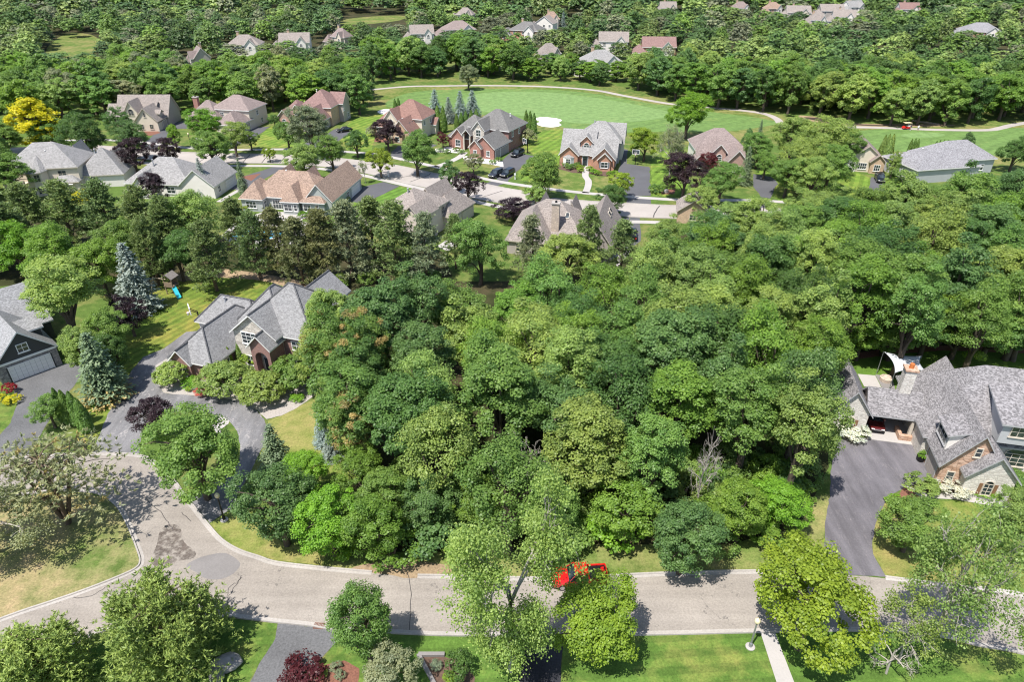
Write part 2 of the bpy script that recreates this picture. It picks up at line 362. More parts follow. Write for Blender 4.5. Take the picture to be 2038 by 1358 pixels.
for c_ in ([(285, 985), (300, 1003), (318, 1020), (330, 1036), (345, 1055)], [(450, 1215), (453, 1195), (462, 1178), (470, 1165), (480, 1150)], [(452, 1188), (458, 1168), (474, 1160), (478, 1148)],
           [(130, 1190), (180, 1188), (210, 1170)], [(812, 1140), (818, 1200), (815, 1255)], [(360, 1020), (372, 1030), (380, 1040)]):
    crack(c_, .06, road)

# drives at the near houses
sheet('driveway', [(183, 903), (213, 828), (240, 777), (261, 739), (285, 711), (326, 694), (371, 661), (440, 655), (420, 700), (360, 740), (318, 770), (326, 783), (357, 786), (398, 789), (429, 790), (474, 799), (508, 814), (526, 835),
                   (531, 852), (531, 873), (515, 905), (490, 955), (471, 991), (464, 1011), (417, 1042), (364, 984), (420, 965), (462, 940), (478, 915), (400, 880), (330, 870), (292, 866), (277, 908), (230, 905)], .016, M['drive_old'],
      label='worn asphalt loop drive of the grey-roofed brick house')
sheet('lawn', [(277, 912), (282, 862), (289, 845), (330, 821), (378, 818), (426, 826), (457, 840), (472, 859), (478, 885), (477, 912), (462, 938), (420, 963), (366, 986), (340, 952), (302, 920)], .022, M['grass'])
sheet('path', [(420, 838), (428, 826), (457, 838), (447, 850), (440, 856), (440, 868), (430, 862)], .030, M['walk'], curve=2)
sheet('planting_bed', [(309, 728), (330, 715), (420, 760), (520, 745), (640, 740), (648, 770), (610, 800), (585, 816), (560, 828), (530, 835), (508, 814), (474, 799), (429, 790), (398, 789), (357, 786), (326, 783), (316, 768)], .026, M['pebble'])
sheet('paved_terrace', [(480, 760), (520, 742), (545, 722), (580, 730), (560, 752), (515, 768)], .034, M['patch'])
sheet('front_path', [(512, 745), (540, 722), (560, 722), (555, 735), (540, 758), (526, 757)], .042, M['walk'])
sheet('driveway', [(27, 761), (150, 717), (165, 740), (148, 768), (120, 800), (72, 880), (52, 909), (-40, 914), (-6, 872), (21, 842), (34, 804), (27, 778)], .018, M['drive_mid'], label='grey asphalt drive of the dark-sided house')
sheet('driveway', [(1668, 868), (1732, 873), (1800, 880), (1826, 884), (1845, 935), (1852, 955), (1830, 962), (1798, 973), (1781, 982), (1760, 1004), (1743, 1042), (1736, 1083), (1738, 1104), (1764, 1149), (1640, 1143), (1641, 1090), (1642, 1042), (1652, 984), (1653, 939)], .018, M['drive_violet'], label='smooth violet grey drive of the stone house')
sheet('driveway', [(553, 1241), (676, 1256), (672, 1275), (629, 1324), (560, 1366), (500, 1420), (430, 1420), (498, 1358), (515, 1324), (548, 1272)], .018, M['drive_mid'], label='grey drive opposite the loop road')
sheet('driveway', [(1052, 1266), (1125, 1266), (1118, 1310), (1116, 1358), (1114, 1430), (1015, 1430), (1030, 1358), (1042, 1310)], .018, M['drive_black'], label='freshly sealed black drive below the red pickup')
wk = [(1514, 1262), (1543, 1262), (1580, 1358), (1612, 1440), (1575, 1440), (1545, 1358)]
sheet('sidewalk', wk, .03, M['walk'])
sheet('sidewalk', [(1800, 966), (1846, 984), (1867, 979), (1922, 987), (1984, 998), (2038, 1005), (2150, 1020), (2150, 1034), (2038, 1017), (1975, 1008), (1900, 995), (1860, 993), (1838, 996)], .03, M['walk'])
# lawns of the near plots
a_, b_ = G(300, 640), G(415, 583); ang1 = math.atan2(b_[1] - a_[1], b_[0] - a_[0])
M['lawn_back'] = lawn('striped_back_lawn', (.105, .158, .026), (.24, .2, .05), .55, stripe=(ang1, 1.3, .12))
sheet('lawn', [(250, 700), (235, 640), (290, 600), (300, 575), (360, 558), (430, 548), (540, 556), (600, 585), (560, 640), (440, 655), (371, 661), (326, 694), (285, 711), (261, 739), (240, 777), (213, 828), (185, 895), (165, 895), (150, 830), (170, 760)], .010, M['lawn_back'])
sheet('bare_soil', [(350, 548), (430, 535), (520, 545), (600, 560), (670, 590), (640, 600), (540, 562), (430, 553), (360, 560)], .013, M['dirt'], curve=3)
M['lawn_dry'] = lawn('dry_front_lawn', (.135, .185, .035), (.27, .23, .09), .72)
sheet('lawn', [(533, 838), (560, 828), (610, 802), (640, 790), (720, 850), (760, 950), (620, 960), (540, 920), (517, 905), (533, 873)], .012, M['lawn_dry'])
M['lawn_front'] = lawn('clipped_front_lawn', (.078, .142, .026), (.20, .2, .055), .38, stripe=(R(4), 1.5, .10))
sheet('lawn', [(1123, 1266), (1506, 1261), (1514, 1264), (1545, 1358), (1575, 1440), (1114, 1440), (1116, 1358)], .012, M['lawn_front'])
sheet('lawn', [(1543, 1264), (1650, 1258), (1791, 1260), (1953, 1290), (2038, 1306), (2200, 1360), (2200, 1440), (1612, 1440), (1580, 1358)], .012, M['lawn_front'])
sheet('lawn', [(450, 1232), (552, 1243), (548, 1272), (515, 1324), (470, 1400), (200, 1420), (180, 1285), (300, 1242)], .012, M['lawn_front'])
sheet('lawn', [(676, 1260), (883, 1268), (1050, 1268), (1040, 1310), (1020, 1420), (560, 1420), (600, 1350), (640, 1322)], .012, M['lawn_front'])
sheet('lawn', [(1764, 1149), (1738, 1104), (1736, 1083), (1743, 1042), (1760, 1004), (1790, 985), (1838, 998), (1900, 997), (2038, 1019), (2200, 1036), (2200, 1230), (2038, 1182), (1874, 1162)], .012, lawn('side_lawn', (.105, .165, .028), (.25, .21, .075), .6))
sheet('lawn', [(1640, 735), (1660, 712), (1750, 700), (1850, 690), (2100, 700), (2100, 800), (1800, 800), (1690, 750)], .012, lawn('shaded_back_lawn', (.088, .16, .024), (.2, .2, .04), .25))
sheet('lawn', [(-80, 1262), (34, 1226), (103, 1203), (172, 1179), (240, 1152), (268, 1134), (277, 1118), (271, 1094), (250, 1042), (230, 1010), (205, 991), (172, 983), (90, 984), (-60, 1006), (-200, 1036), (-200, 1320)], .012, lawn('thin_corner_lawn', (.10, .15, .035), (.33, .25, .14), .78))
sheet('lawn', [(-60, 850), (10, 862), (21, 842), (34, 804), (27, 778), (0, 765), (-60, 770)], .012, M['lawn_front'])
sheet('verge', [(417, 1044), (464, 1013), (500, 1010), (560, 1080), (650, 1100), (640, 1126), (550, 1117), (515, 1107), (474, 1093), (440, 1072)], .012, M['lawn_dry'])
sheet('verge', [(640, 1128), (714, 1135), (831, 1144), (1092, 1149), (1338, 1139), (1527, 1135), (1640, 1139), (1642, 1042), (1652, 984), (1620, 990), (1590, 1050), (1450, 1085), (1200, 1085), (960, 1100), (720, 1100)], .012, M['weeds'])
sheet('bare_soil', [(700, 1132), (740, 1122), (800, 1116), (880, 1124), (900, 1138), (860, 1146), (835, 1151), (805, 1152), (780, 1146), (730, 1140)], .03, M['dirt'], curve=3)
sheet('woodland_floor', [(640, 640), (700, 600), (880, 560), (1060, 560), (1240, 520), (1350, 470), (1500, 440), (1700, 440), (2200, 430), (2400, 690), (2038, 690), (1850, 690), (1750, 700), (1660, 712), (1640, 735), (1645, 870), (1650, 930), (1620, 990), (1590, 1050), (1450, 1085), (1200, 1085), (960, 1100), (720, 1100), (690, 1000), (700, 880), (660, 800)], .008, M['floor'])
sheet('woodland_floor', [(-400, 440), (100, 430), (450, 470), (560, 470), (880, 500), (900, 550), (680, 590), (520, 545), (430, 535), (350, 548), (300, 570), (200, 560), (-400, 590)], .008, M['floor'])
sheet('mulch_bed', [(1640, 712), (1760, 695), (1850, 688), (2100, 690), (2100, 706), (1880, 698), (1780, 705), (1660, 722)], .018, M['mulch'])
# beds at the bottom edge
sheet('mulch_bed', [(650, 1324), (685, 1316), (715, 1332), (710, 1420), (575, 1420), (600, 1364), (625, 1340)], .02, M['mulch'])
sheet('mulch_bed', [(838, 1310), (880, 1308), (925, 1316), (945, 1350), (940, 1420), (880, 1420), (860, 1350)], .02, M['brown_mulch'])
mb = MB()
for a, b in (((833, 1306), (885, 1306)), ((833, 1306), (870, 1375))):
    A, B = G(*a), G(*b); d = Vector((B[0] - A[0], B[1] - A[1], 0)); nrm = Vector((-d.y, d.x, 0)).normalized() * .16
    q = [Vector((A[0], A[1], 0)) - nrm, Vector((B[0], B[1], 0)) - nrm, Vector((B[0], B[1], 0)) + nrm, Vector((A[0], A[1], 0)) + nrm]
    zt = .30 if a == (833, 1306) and b[0] == 885 else .296
    mb.add([(p.x, p.y, 0) for p in q] + [(p.x, p.y, zt) for p in q], [(0, 3, 2, 1), (4, 5, 6, 7), (0, 1, 5, 4), (1, 2, 6, 5), (2, 3, 7, 6), (3, 0, 4, 7)], M['patch'])
o = part('bed_edging', mb.mesh('bed_edging')); tag(o, 'pale stone edging round the corner bed by the clipped lawn', 'edging')
sheet('mulch_bed', [(1790, 985), (1776, 1000), (1790, 1010), (1830, 1000), (1838, 990), (1800, 970)], .022, M['mulch'])
sheet('mulch_bed', [(1850, 958), (1880, 965), (1990, 985), (2100, 1000), (2100, 1012), (1960, 1000), (1870, 975), (1845, 982), (1815, 968)], .022, M['brown_mulch'])

# far street with pavements, and its drives
sn = [(-60, 300), (40, 294), (113, 291), (192, 290), (292, 298), (361, 303), (450, 306), (515, 307), (567, 309), (640, 312), (697, 318), (780, 328), (872, 347), (996, 373), (1041, 381), (1092, 394), (1160, 400), (1243, 405), (1322, 409), (1438, 412), (1560, 417), (1720, 425)]
ss = [(1700, 455), (1560, 446), (1438, 438), (1274, 433), (1230, 430), (1130, 424), (1050, 414), (989, 403), (948, 396), (886, 381), (807, 365), (711, 341), (635, 331), (567, 326), (481, 325), (385, 325), (309, 319), (237, 313), (172, 309), (113, 303), (40, 306), (-60, 315)]
street = sheet('street', [G(*p) for p in sn] + [G(*p) for p in ss], .024, M['street'], world=True)
kerb(sn, 1, .3); kerb(ss, 1, .3)
for c_ in ([(395, 324), (420, 306)], [(483, 324), (498, 307)], [(520, 324), (535, 308)], [(556, 325), (570, 309)], [(790, 355), (840, 345)], [(815, 362), (850, 350), (858, 343)], [(905, 382), (925, 365), (950, 364)], [(1140, 420), (1138, 408), (1136, 398)], [(1105, 415), (1130, 410), (1150, 400)],
           [(1300, 433), (1304, 422), (1312, 410)], [(960, 392), (1000, 380)], [(700, 337), (740, 325)], [(340, 318), (352, 303)], [(1030, 408), (1060, 400), (1068, 390)]):
    crack(c_, .22, street)
swn = [(100, 281), (199, 278), (299, 285), (361, 293), (447, 298), (567, 297), (640, 299), (687, 302), (740, 306), (780, 313), (872, 333), (955, 354), (1054, 371), (1182, 386), (1300, 395), (1367, 398), (1489, 399), (1560, 402)]
sws = [(1330, 444), (1285, 442), (1216, 440), (1100, 428), (986, 410), (893, 388), (817, 371), (718, 348), (640, 336), (570, 331), (478, 330), (390, 330), (306, 326), (275, 323), (220, 317), (165, 314), (155, 322), (135, 330)]
for pl in (swn, sws): ribbon('sidewalk', smooth([G(*p) for p in pl], 4), -.85, .85, .03, M['walk'])
ribbon('lawn', smooth([G(*p) for p in sn], 3), .2, 40, .006, lawn('front_lawns', (.11, .175, .03), (.26, .22, .07), .55)) if False else None
D = M['drive_dark']
for pl in ([(1240, 296), (1250, 298), (1247, 326), (1292, 332), (1295, 390), (1253, 391), (1226, 352), (1234, 330)], [(1251, 393), (1295, 393), (1296, 406), (1246, 404)],
           [(998, 321), (1018, 302), (1043, 307), (1066, 311), (1028, 341), (1010, 362), (988, 357), (993, 337)], [(988, 359), (1010, 364), (985, 372), (962, 366)],
           [(695, 392), (722, 372), (764, 362), (795, 370), (728, 404), (700, 402)], [(772, 358), (800, 365), (812, 366), (786, 355)],
           [(640, 272), (671, 255), (696, 258), (700, 263), (672, 282), (640, 295), (600, 297), (590, 292)], [(590, 299), (640, 298), (632, 311), (585, 309)],
           [(488, 262), (500, 253), (537, 252), (510, 271), (455, 297), (415, 297)], [(316, 258), (337, 252), (350, 256), (318, 286), (290, 283)], [(290, 287), (318, 288), (310, 300), (280, 297)],
           [(440, 374), (478, 352), (545, 332), (575, 332), (522, 358), (486, 380)], [(250, 350), (300, 333), (320, 336), (290, 355)],
           [(1221, 444), (1273, 445), (1275, 480), (1240, 505), (1185, 500), (1200, 475)], [(1216, 432), (1274, 434), (1273, 441), (1219, 439)],
           [(1499, 346), (1535, 352), (1549, 366), (1533, 395), (1514, 392), (1499, 371)], [(1514, 394), (1533, 397), (1535, 415), (1505, 413)],
           [(1735, 352), (1762, 358), (1760, 380), (1728, 380)], [(792, 290), (828, 296), (845, 285), (870, 288), (830, 305), (800, 318), (770, 312)], [(345, 245), (368, 240), (400, 242), (380, 256), (352, 256)]):
    sheet('driveway', pl, .018, D)
ribbon('path', smooth([G(*p) for p in [(1165, 384), (1170, 372), (1171, 360), (1165, 350), (1167, 338), (1172, 330)]], 5), -.8, .8, .03, M['walk'])
ribbon('path', smooth([G(*p) for p in [(868, 332), (895, 322), (915, 312), (925, 303)]], 4), -.9, .9, .03, M['walk'])
ribbon('path', smooth([G(*p) for p in [(385, 293), (400, 283), (392, 274)]], 4), -.7, .7, .03, M['walk'])
ribbon('path', smooth([G(*p) for p in [(435, 402), (455, 390), (478, 377)]], 4), -.6, .6, .03, M['walk'])
ribbon('path', smooth([G(*p) for p in [(600, 434), (640, 430), (670, 416), (695, 398)]], 4), -.5, .5, .03, M['walk'])
for pl, m in (([(1112, 328), (1163, 332), (1162, 345), (1140, 344), (1110, 336)], 'brown_mulch'), ([(1170, 345), (1175, 336), (1230, 346), (1228, 352), (1195, 350)], 'brown_mulch'),
              ([(866, 296), (895, 292), (925, 298), (918, 305), (890, 303), (868, 303)], 'white_stone'), ([(920, 312), (945, 308), (1000, 320), (1002, 332), (960, 325), (925, 322)], 'white_stone'),
              ([(1312, 378), (1345, 376), (1342, 386), (1318, 387)], 'mulch'), ([(282, 262), (310, 259), (320, 264), (300, 270), (280, 268)], 'mulch'), ([(478, 352), (520, 345), (500, 360)], 'mulch'), ([(745, 282), (748, 272), (775, 275), (772, 283)], 'mulch')):
    sheet('planting_bed', pl, .022, M[m])
# striped back lawns along the course
a_, b_ = G(700, 245), G(760, 225); ang2 = math.atan2(b_[1] - a_[1], b_[0] - a_[0])
M['lawn_far'] = lawn('striped_far_lawn', (.115, .19, .03), (.25, .23, .06), .45, stripe=(ang2, 2.0, .13))
sheet('lawn', [(676, 280), (700, 262), (690, 250), (700, 238), (740, 228), (790, 222), (770, 250), (745, 275), (740, 300), (690, 298)], .012, M['lawn_far'])
sheet('lawn', [(1040, 290), (1050, 268), (1110, 255), (1130, 262), (1115, 300), (1112, 330), (1108, 368), (1040, 360), (1030, 345), (1068, 312)], .012, M['lawn_far'])
sheet('lawn', [(495, 292), (515, 272), (540, 250), (560, 250), (555, 275), (590, 292), (570, 294)], .012, M['lawn_far'])
sheet('lawn', [(1296, 330), (1300, 300), (1370, 300), (1370, 394), (1297, 390)], .012, M['lawn_far'])
sheet('lawn', [(1500, 345), (1560, 320), (1700, 340), (1735, 355), (1760, 380), (1770, 345), (1790, 340), (1800, 380), (1700, 420), (1550, 400)], .012, M['lawn_far'])
sheet('lawn', [(702, 402), (728, 404), (795, 372), (820, 376), (760, 410), (705, 440), (660, 432), (680, 415)], .012, lawn('fresh_side_lawn', (.095, .18, .03), (.2, .24, .04), .3, stripe=(R(55), 1.6, .12)))
sheet('lawn', [(870, 345), (880, 340), (925, 318), (960, 328), (1000, 334), (985, 355), (955, 351)], .012, M['rough'])
sheet('lawn', [(1110, 338), (1165, 346), (1165, 382), (1100, 374)], .012, M['rough']); sheet('lawn', [(1175, 352), (1228, 352), (1248, 390), (1178, 384)], .012, M['rough'])
# the golf course
sheet('rough_grass', [(735, 235), (730, 190), (790, 172), (900, 166), (1080, 168), (1240, 186), (1400, 206), (1540, 228), (1700, 246), (2038, 240), (2200, 235), (2200, 340), (1780, 315), (1560, 290), (1480, 285), (1300, 290), (1250, 272), (1120, 262), (1040, 262), (960, 250), (840, 225)], .010, M['rough'])
sheet('fairway', [(770, 212), (790, 192), (850, 180), (1000, 176), (1150, 182), (1280, 203), (1400, 220), (1530, 238), (1540, 248), (1440, 262), (1320, 262), (1180, 262), (1040, 238), (960, 228), (870, 222)], .016, M['fairway'], curve=4)
sheet('putting_green', [(905, 205), (960, 185), (1080, 183), (1190, 195), (1300, 215), (1340, 228), (1280, 240), (1160, 246), (1060, 232), (960, 222)], .022, M['green'], curve=4)
sheet('fairway', [(1680, 268), (1760, 256), (1900, 260), (2038, 254), (2200, 250), (2200, 330), (1900, 300), (1780, 302), (1700, 285)], .016, M['fairway'], curve=3)
sheet('putting_green', [(1795, 268), (1830, 263), (1870, 265), (1880, 270), (1840, 274), (1800, 272)], .022, M['green'], curve=4)
for pl in ([(1064, 236), (1080, 233), (1105, 235), (1118, 239), (1112, 244), (1117, 249), (1100, 253), (1078, 251), (1068, 246), (1074, 242)], [(751, 222), (760, 218), (775, 217), (790, 220), (780, 225), (760, 227)], [(846, 221), (856, 219), (862, 223), (852, 226)]):
    sheet('bunker', pl, .03, M['sand'], curve=5)
for pl in ([(690, 182), (742, 178), (810, 172), (870, 171), (960, 170), (1080, 172), (1180, 179), (1240, 190), (1330, 206), (1410, 214), (1470, 219), (1520, 226), (1545, 236), (1552, 244), (1560, 252)], [(1660, 254), (1690, 253), (1750, 254), (1860, 258), (1960, 259), (1990, 255), (2010, 250), (2038, 245), (2120, 232)]):
    ribbon('cart_path', smooth([G(*p) for p in pl], 5), -1.25, 1.25, .034, M['street'])
sheet('creek_bank', [(1588, 230), (1620, 232), (1700, 245), (1780, 247), (1870, 247), (1900, 250), (1800, 252), (1690, 250), (1610, 240)], .018, M['dirt'], curve=3)
sheet('creek_bed', [(1600, 233), (1640, 236), (1700, 246), (1780, 249), (1850, 248), (1780, 251), (1690, 248), (1620, 239)], .024, plain('dark_mud', (.06, .045, .035), .5, var=.3, sc=.4), curve=3)
sheet('meadow', [(655, 46), (700, 36), (760, 31), (805, 31), (795, 40), (720, 48)], .014, M['rough'], curve=3); sheet('meadow', [(92, 110), (100, 86), (130, 68), (165, 66), (192, 74), (195, 95), (182, 112), (130, 125)], .014, M['rough'], curve=3)
sheet('lawn', [(1118, 72), (1140, 60), (1180, 70), (1170, 84)], .010, M['green'])
# pool terrace behind the pines
sheet('terrace', [(440, 470), (470, 440), (560, 430), (620, 445), (600, 488), (480, 500)], .014, M['walk'])
sheet('terrace', [(480, 436), (530, 420), (610, 425), (600, 440), (500, 446)], .018, M['walk'])
sheet('swimming_pool', [(462, 470), (480, 462), (520, 456), (555, 460), (560, 468), (530, 476), (490, 480)], .024, M['pool'], curve=4)
sheet('terrace', [(900, 470), (870, 490), (890, 500), (930, 480)], .014, M['walk'])
sheet('terrace', [(1240, 480), (1205, 520), (1230, 530), (1260, 495)], .014, M['walk'])
# ------------------------------------------------------------------ houses
_cache = {}
def outline(w, h, arch, n=8):
    if not arch: return [(-w / 2, 0), (w / 2, 0), (w / 2, h), (-w / 2, h)]
    r = w / 2 if arch is True else arch; hs = h - r
    return [(-w / 2, 0), (w / 2, 0)] + [(w / 2 * math.cos(math.pi * k / n), hs + r * math.sin(math.pi * k / n)) for k in range(n + 1)]
def window_mesh(w, h, arch, cols, rows, fm, fw=.09):
    key = ('w', round(w, 2), round(h, 2), arch, cols, rows, fm.name)
    if key in _cache: return _cache[key]
    out = outline(w, h, arch); cxy = (0, h * .45); n = len(out)
    inn = [(cxy[0] + (x - cxy[0]) * (1 - 2 * fw / w), cxy[1] + (z - cxy[1]) * (1 - 2 * fw / h)) for x, z in out]
    mb = MB(); d = -.09
    vs_ = [(x, 0, z) for x, z in out] + [(x, d, z) for x, z in out] + [(x, d, z) for x, z in inn] + [(x, -.02, z) for x, z in inn]
    fs = []
    for i in range(n):
        j = (i + 1) % n; fs += [(i, j, n + j, n + i), (n + i, n + j, 2 * n + j, 2 * n + i), (2 * n + i, 2 * n + j, 3 * n + j, 3 * n + i)]
    mb.add(vs_, fs, fm)
    hh = h - (w / 2 if arch is True else (arch or 0))
    for k in range(1, cols): x = -w / 2 + w * k / cols; mb.box(x - .03, x + .03, -.075, -.03, fw, hh - (0 if arch else fw), fm)
    for k in range(1, rows): z = hh * k / rows; mb.box(-w / 2 + fw, w / 2 - fw, -.07, -.035, z - .025, z + .025, fm)
    if arch: mb.box(-w / 2 + fw, w / 2 - fw, -.072, -.032, hh - .04, hh + .04, fm)
    mb.box(-w / 2 - .08, w / 2 + .08, -.14, -.005, -.1, -.003, fm)
    fr = mb.mesh('window')
    pm = MB(); pm.add([(x, -.04, z) for x, z in inn], [tuple(range(n))], M['glass']); pn = pm.mesh('pane')
    _cache[key] = (fr, pn); return fr, pn
FACE = {'f': 0.0, 'r': R(90), 'b': R(180), 'l': R(-90)}
def darker(m):
    return m
class House:
    def __init__(s, name, label, o, rot, roofm, wallm, trim=None, cat='house', caps=None):
        s.e = thing(name, label, cat, (o[0], o[1], 0), R(rot)); s.roofm, s.wallm, s.trim = roofm, wallm, trim or M['trim']
        s.walls = MB(); s.roofs = MB(); s.caps = caps; s.k = 0; s.capmb = MB()
    def wing(s, x0, x1, y0, y1, ze, zr, kind='hip', wall=None, ins=.4, roof=None, open_front=False, gable=None, base=0.0, hipin=None):
        s.k += 1; e = s.k * .004; x0 += e; x1 -= e; y0 += e; y1 -= e; zr += e
        wm = wall or s.wallm; rm = roof or s.roofm; xc, yc = (x0 + x1) / 2, (y0 + y1) / 2; th = .2
        c = [(x0, y0, ze), (x1, y0, ze), (x1, y1, ze), (x0, y1, ze)]
        if kind == 'hip':
            if x1 - x0 >= y1 - y0:
                i = hipin or (y1 - y0) / 2; i = min(i, (x1 - x0) / 2 - .05); v = c + [(x0 + i, yc, zr), (x1 - i, yc, zr)]; f = [(0, 1, 5, 4), (1, 2, 5), (2, 3, 4, 5), (3, 0, 4)]; b = [0, 1, 2, 3]
                rl = [(4, 5), (0, 4), (3, 4), (1, 5), (2, 5)]
            else:
                i = hipin or (x1 - x0) / 2; i = min(i, (y1 - y0) / 2 - .05); v = c + [(xc, y0 + i, zr), (xc, y1 - i, zr)]; f = [(0, 1, 4), (1, 2, 5, 4), (2, 3, 5), (3, 0, 4, 5)]; b = [0, 1, 2, 3]
                rl = [(4, 5), (0, 4), (1, 4), (2, 5), (3, 5)]
            run = min(x1 - x0, y1 - y0) / 2
        elif kind == 'gx':
            v = c + [(x0, yc, zr), (x1, yc, zr)]; f = [(0, 1, 5, 4), (2, 3, 4, 5)]; b = [0, 1, 5, 2, 3, 4]; rl = [(4, 5)]; run = (y1 - y0) / 2
        elif kind == 'gy':
            v = c + [(xc, y0, zr), (xc, y1, zr)]; f = [(1, 2, 5, 4), (3, 0, 4, 5)]; b = [0, 4, 1, 2, 5, 3]; rl = [(4, 5)]; run = (x1 - x0) / 2
        else:   # lean-to rising to the back
            v = [(x0, y0, ze), (x1, y0, ze), (x1, y1, zr), (x0, y1, zr)]; f = [(0, 1, 2, 3)]; b = [0, 1, 2, 3]; rl = []; run = y1 - y0
        n = len(v)
        s.roofs.add(v, f, rm)
        s.roofs.add(v + [(x, y, z - th) for x, y, z in v], [tuple(i + n for i in q[::-1]) for q in f] + [(b[i], b[i] + n, b[(i + 1) % len(b)] + n, b[(i + 1) % len(b)]) for i in range(len(b))], s.trim)
        if s.caps:
            for i, j in rl: s.capmb.tube([Vector(v[i]) + Vector((0, 0, .02)), Vector(v[j]) + Vector((0, 0, .02))], .13, s.caps, 5)
        sl = (zr - ze) / max(run, .1); zt = ze + sl * ins - .1
        X0, X1, Y0, Y1 = x0 + ins, x1 - ins, y0 + ins, y1 - ins
        q = [(X0, Y0), (X1, Y0), (X1, Y1), (X0, Y1)]; sides = []
        def quad(i, j, m): s.walls.add([(q[i][0], q[i][1], base), (q[j][0], q[j][1], base), (q[j][0], q[j][1], zt), (q[i][0], q[i][1], zt)], [(0, 1, 2, 3)], m)
        def pent(i, j, m):
            a, d = q[i], q[j]; mid = ((a[0] + d[0]) / 2, (a[1] + d[1]) / 2)
            s.walls.add([(a[0], a[1], base), (d[0], d[1], base), (d[0], d[1], zt), (mid[0], mid[1], zr - .12), (a[0], a[1], zt)], [(0, 1, 2, 3, 4)], m)
        gm_ = gable or wm
        for i, j, side in ((0, 1, 'f'), (1, 2, 'r'), (2, 3, 'b'), (3, 0, 'l')):
            if open_front and side in (open_front if isinstance(open_front, str) else 'f'): continue
            if (kind == 'gx' and side in 'rl') or (kind == 'gy' and side in 'fb'): pent(i, j, gm_)
            elif kind == 'lean' and side == 'b': s.walls.add([(q[i][0], q[i][1], base), (q[j][0], q[j][1], base), (q[j][0], q[j][1], zr - .15), (q[i][0], q[i][1], zr - .15)], [(0, 1, 2, 3)], wm)
            elif kind == 'lean' and side in 'rl': s.walls.add([(q[i][0], q[i][1], base), (q[j][0], q[j][1], base), (q[j][0], q[j][1], (zr if q[j][1] > q[i][1] else ze) - .15), (q[i][0], q[i][1], (ze if q[j][1] > q[i][1] else zr) - .15)], [(0, 1, 2, 3)], wm)
            else: quad(i, j, wm)
        s.last = dict(f=Y0, b=Y1, l=X0, r=X1, zt=zt); return s.last
    def _at(s, side, u, plane, z):
        return {'f': (u, plane, z), 'b': (u, plane, z), 'l': (plane, u, z), 'r': (plane, u, z)}[side]
    def win(s, side, u, z, w, h, plane=None, arch=False, cols=2, rows=2, fm=None, shut=None, glass=None):
        plane = s.last[side] if plane is None else plane
        fr, pn = window_mesh(w, h, arch, cols, rows, fm or s.trim)
        o = part('window', fr, s.e, s._at(side, u, plane, z), FACE[side]); part('pane', pn, o)
        if shut:
            for sg in (-1, 1):
                mb = MB(); mb.box(sg * (w / 2 + .22) - .17, sg * (w / 2 + .22) + .17, -.05, -.002, 0, h - (w / 2 if arch is True else 0), shut); part('shutter', mb.mesh('shutter'), o)
        return o
    def door(s, side, u, w=1.0, h=2.2, m=None, plane=None):
        plane = s.last[side] if plane is None else plane
        mb = MB(); mb.box(-w / 2 - .12, w / 2 + .12, -.07, -.003, 0, h + .12, s.trim); mb.box(-w / 2, w / 2, -.1, -.06, .02, h, m or M['glass'])
        return part('door', mb.mesh('door'), s.e, s._at(side, u, plane, .05), FACE[side])
    def gdoor(s, side, u, w=4.9, h=2.2, m=None, plane=None, panels=None):
        plane = s.last[side] if plane is None else plane; m = m or M['trim']
        key = ('g', w, h, m.name, panels)
        if key not in _cache:
            mb = MB(); f = .12
            mb.box(-w / 2 - f, -w / 2, -.1, -.003, 0, h + f, s.trim); mb.box(w / 2, w / 2 + f, -.1, -.003, 0, h + f, s.trim); mb.box(-w / 2, w / 2, -.1, -.003, h, h + f, s.trim)
            mb.box(-w / 2, w / 2, -.03, -.004, 0, h, M['grey_trim'] if m != M['grey_trim'] else M['trim'])
            if not panels:
                for k in range(4): mb.box(-w / 2 + .01, w / 2 - .01, -.06, -.03, h * k / 4 + .02, h * (k + 1) / 4 - .02, m)
            _cache[key] = mb.mesh('garage_door')
        o = part('garage_door', _cache[key], s.e, s._at(side, u, plane, .02), FACE[side])
        if panels:
            c_, r_ = panels; pw, ph = w / c_, h / r_
            mb = MB(); mb.box(-pw / 2 + .02, pw / 2 - .02, -.055, -.03, .015, ph - .015, m); mb.box(-pw / 2 + .1, pw / 2 - .1, -.07, -.055, .1, ph - .1, m); pme = mb.mesh('panel')
            for i in range(c_):
                for j in range(r_): part('panel', pme, o, (-w / 2 + pw * (i + .5), 0, ph * j))
        return o
    def chimney(s, x, y, w, d, z0, z1, m, cap=None):
        mb = MB(); mb.box(x - w / 2, x + w / 2, y - d / 2, y + d / 2, z0, z1, m); mb.box(x - w / 2 - .12, x + w / 2 + .12, y - d / 2 - .12, y + d / 2 + .12, z1, z1 + .22, cap or M['concrete'])
        mb.lathe([(.22, 0), (.2, .35)], M['dark_metal'], 8, (x, y, z1 + .2)); s.later.append(('chimney', mb.mesh('chimney')))
    later = None
    def vent(s, x, y, z, h=.8, m=None):
        mb = MB(); mb.lathe([(.16, -.4), (.12, h), (.2, h + .02), (.2, h + .15)], m or M['grey_trim'], 8, (x, y, z)); s.later.append(('vent_pipe', mb.mesh('vent_pipe')))
    def extra(s, name, mb): part(name, mb.mesh(name), s.e)
    def skylight(s, x, y, z, w, h, tilt):
        mb = MB(); mb.box(-w / 2, w / 2, -h / 2, h / 2, -.1, .12, s.trim); mb.box(-w / 2 + .1, w / 2 - .1, -h / 2 + .1, h / 2 - .1, .1, .14, M['glass'])
        o = part('skylight', mb.mesh('skylight'), s.e, (x, y, z)); o.rotation_euler = tilt
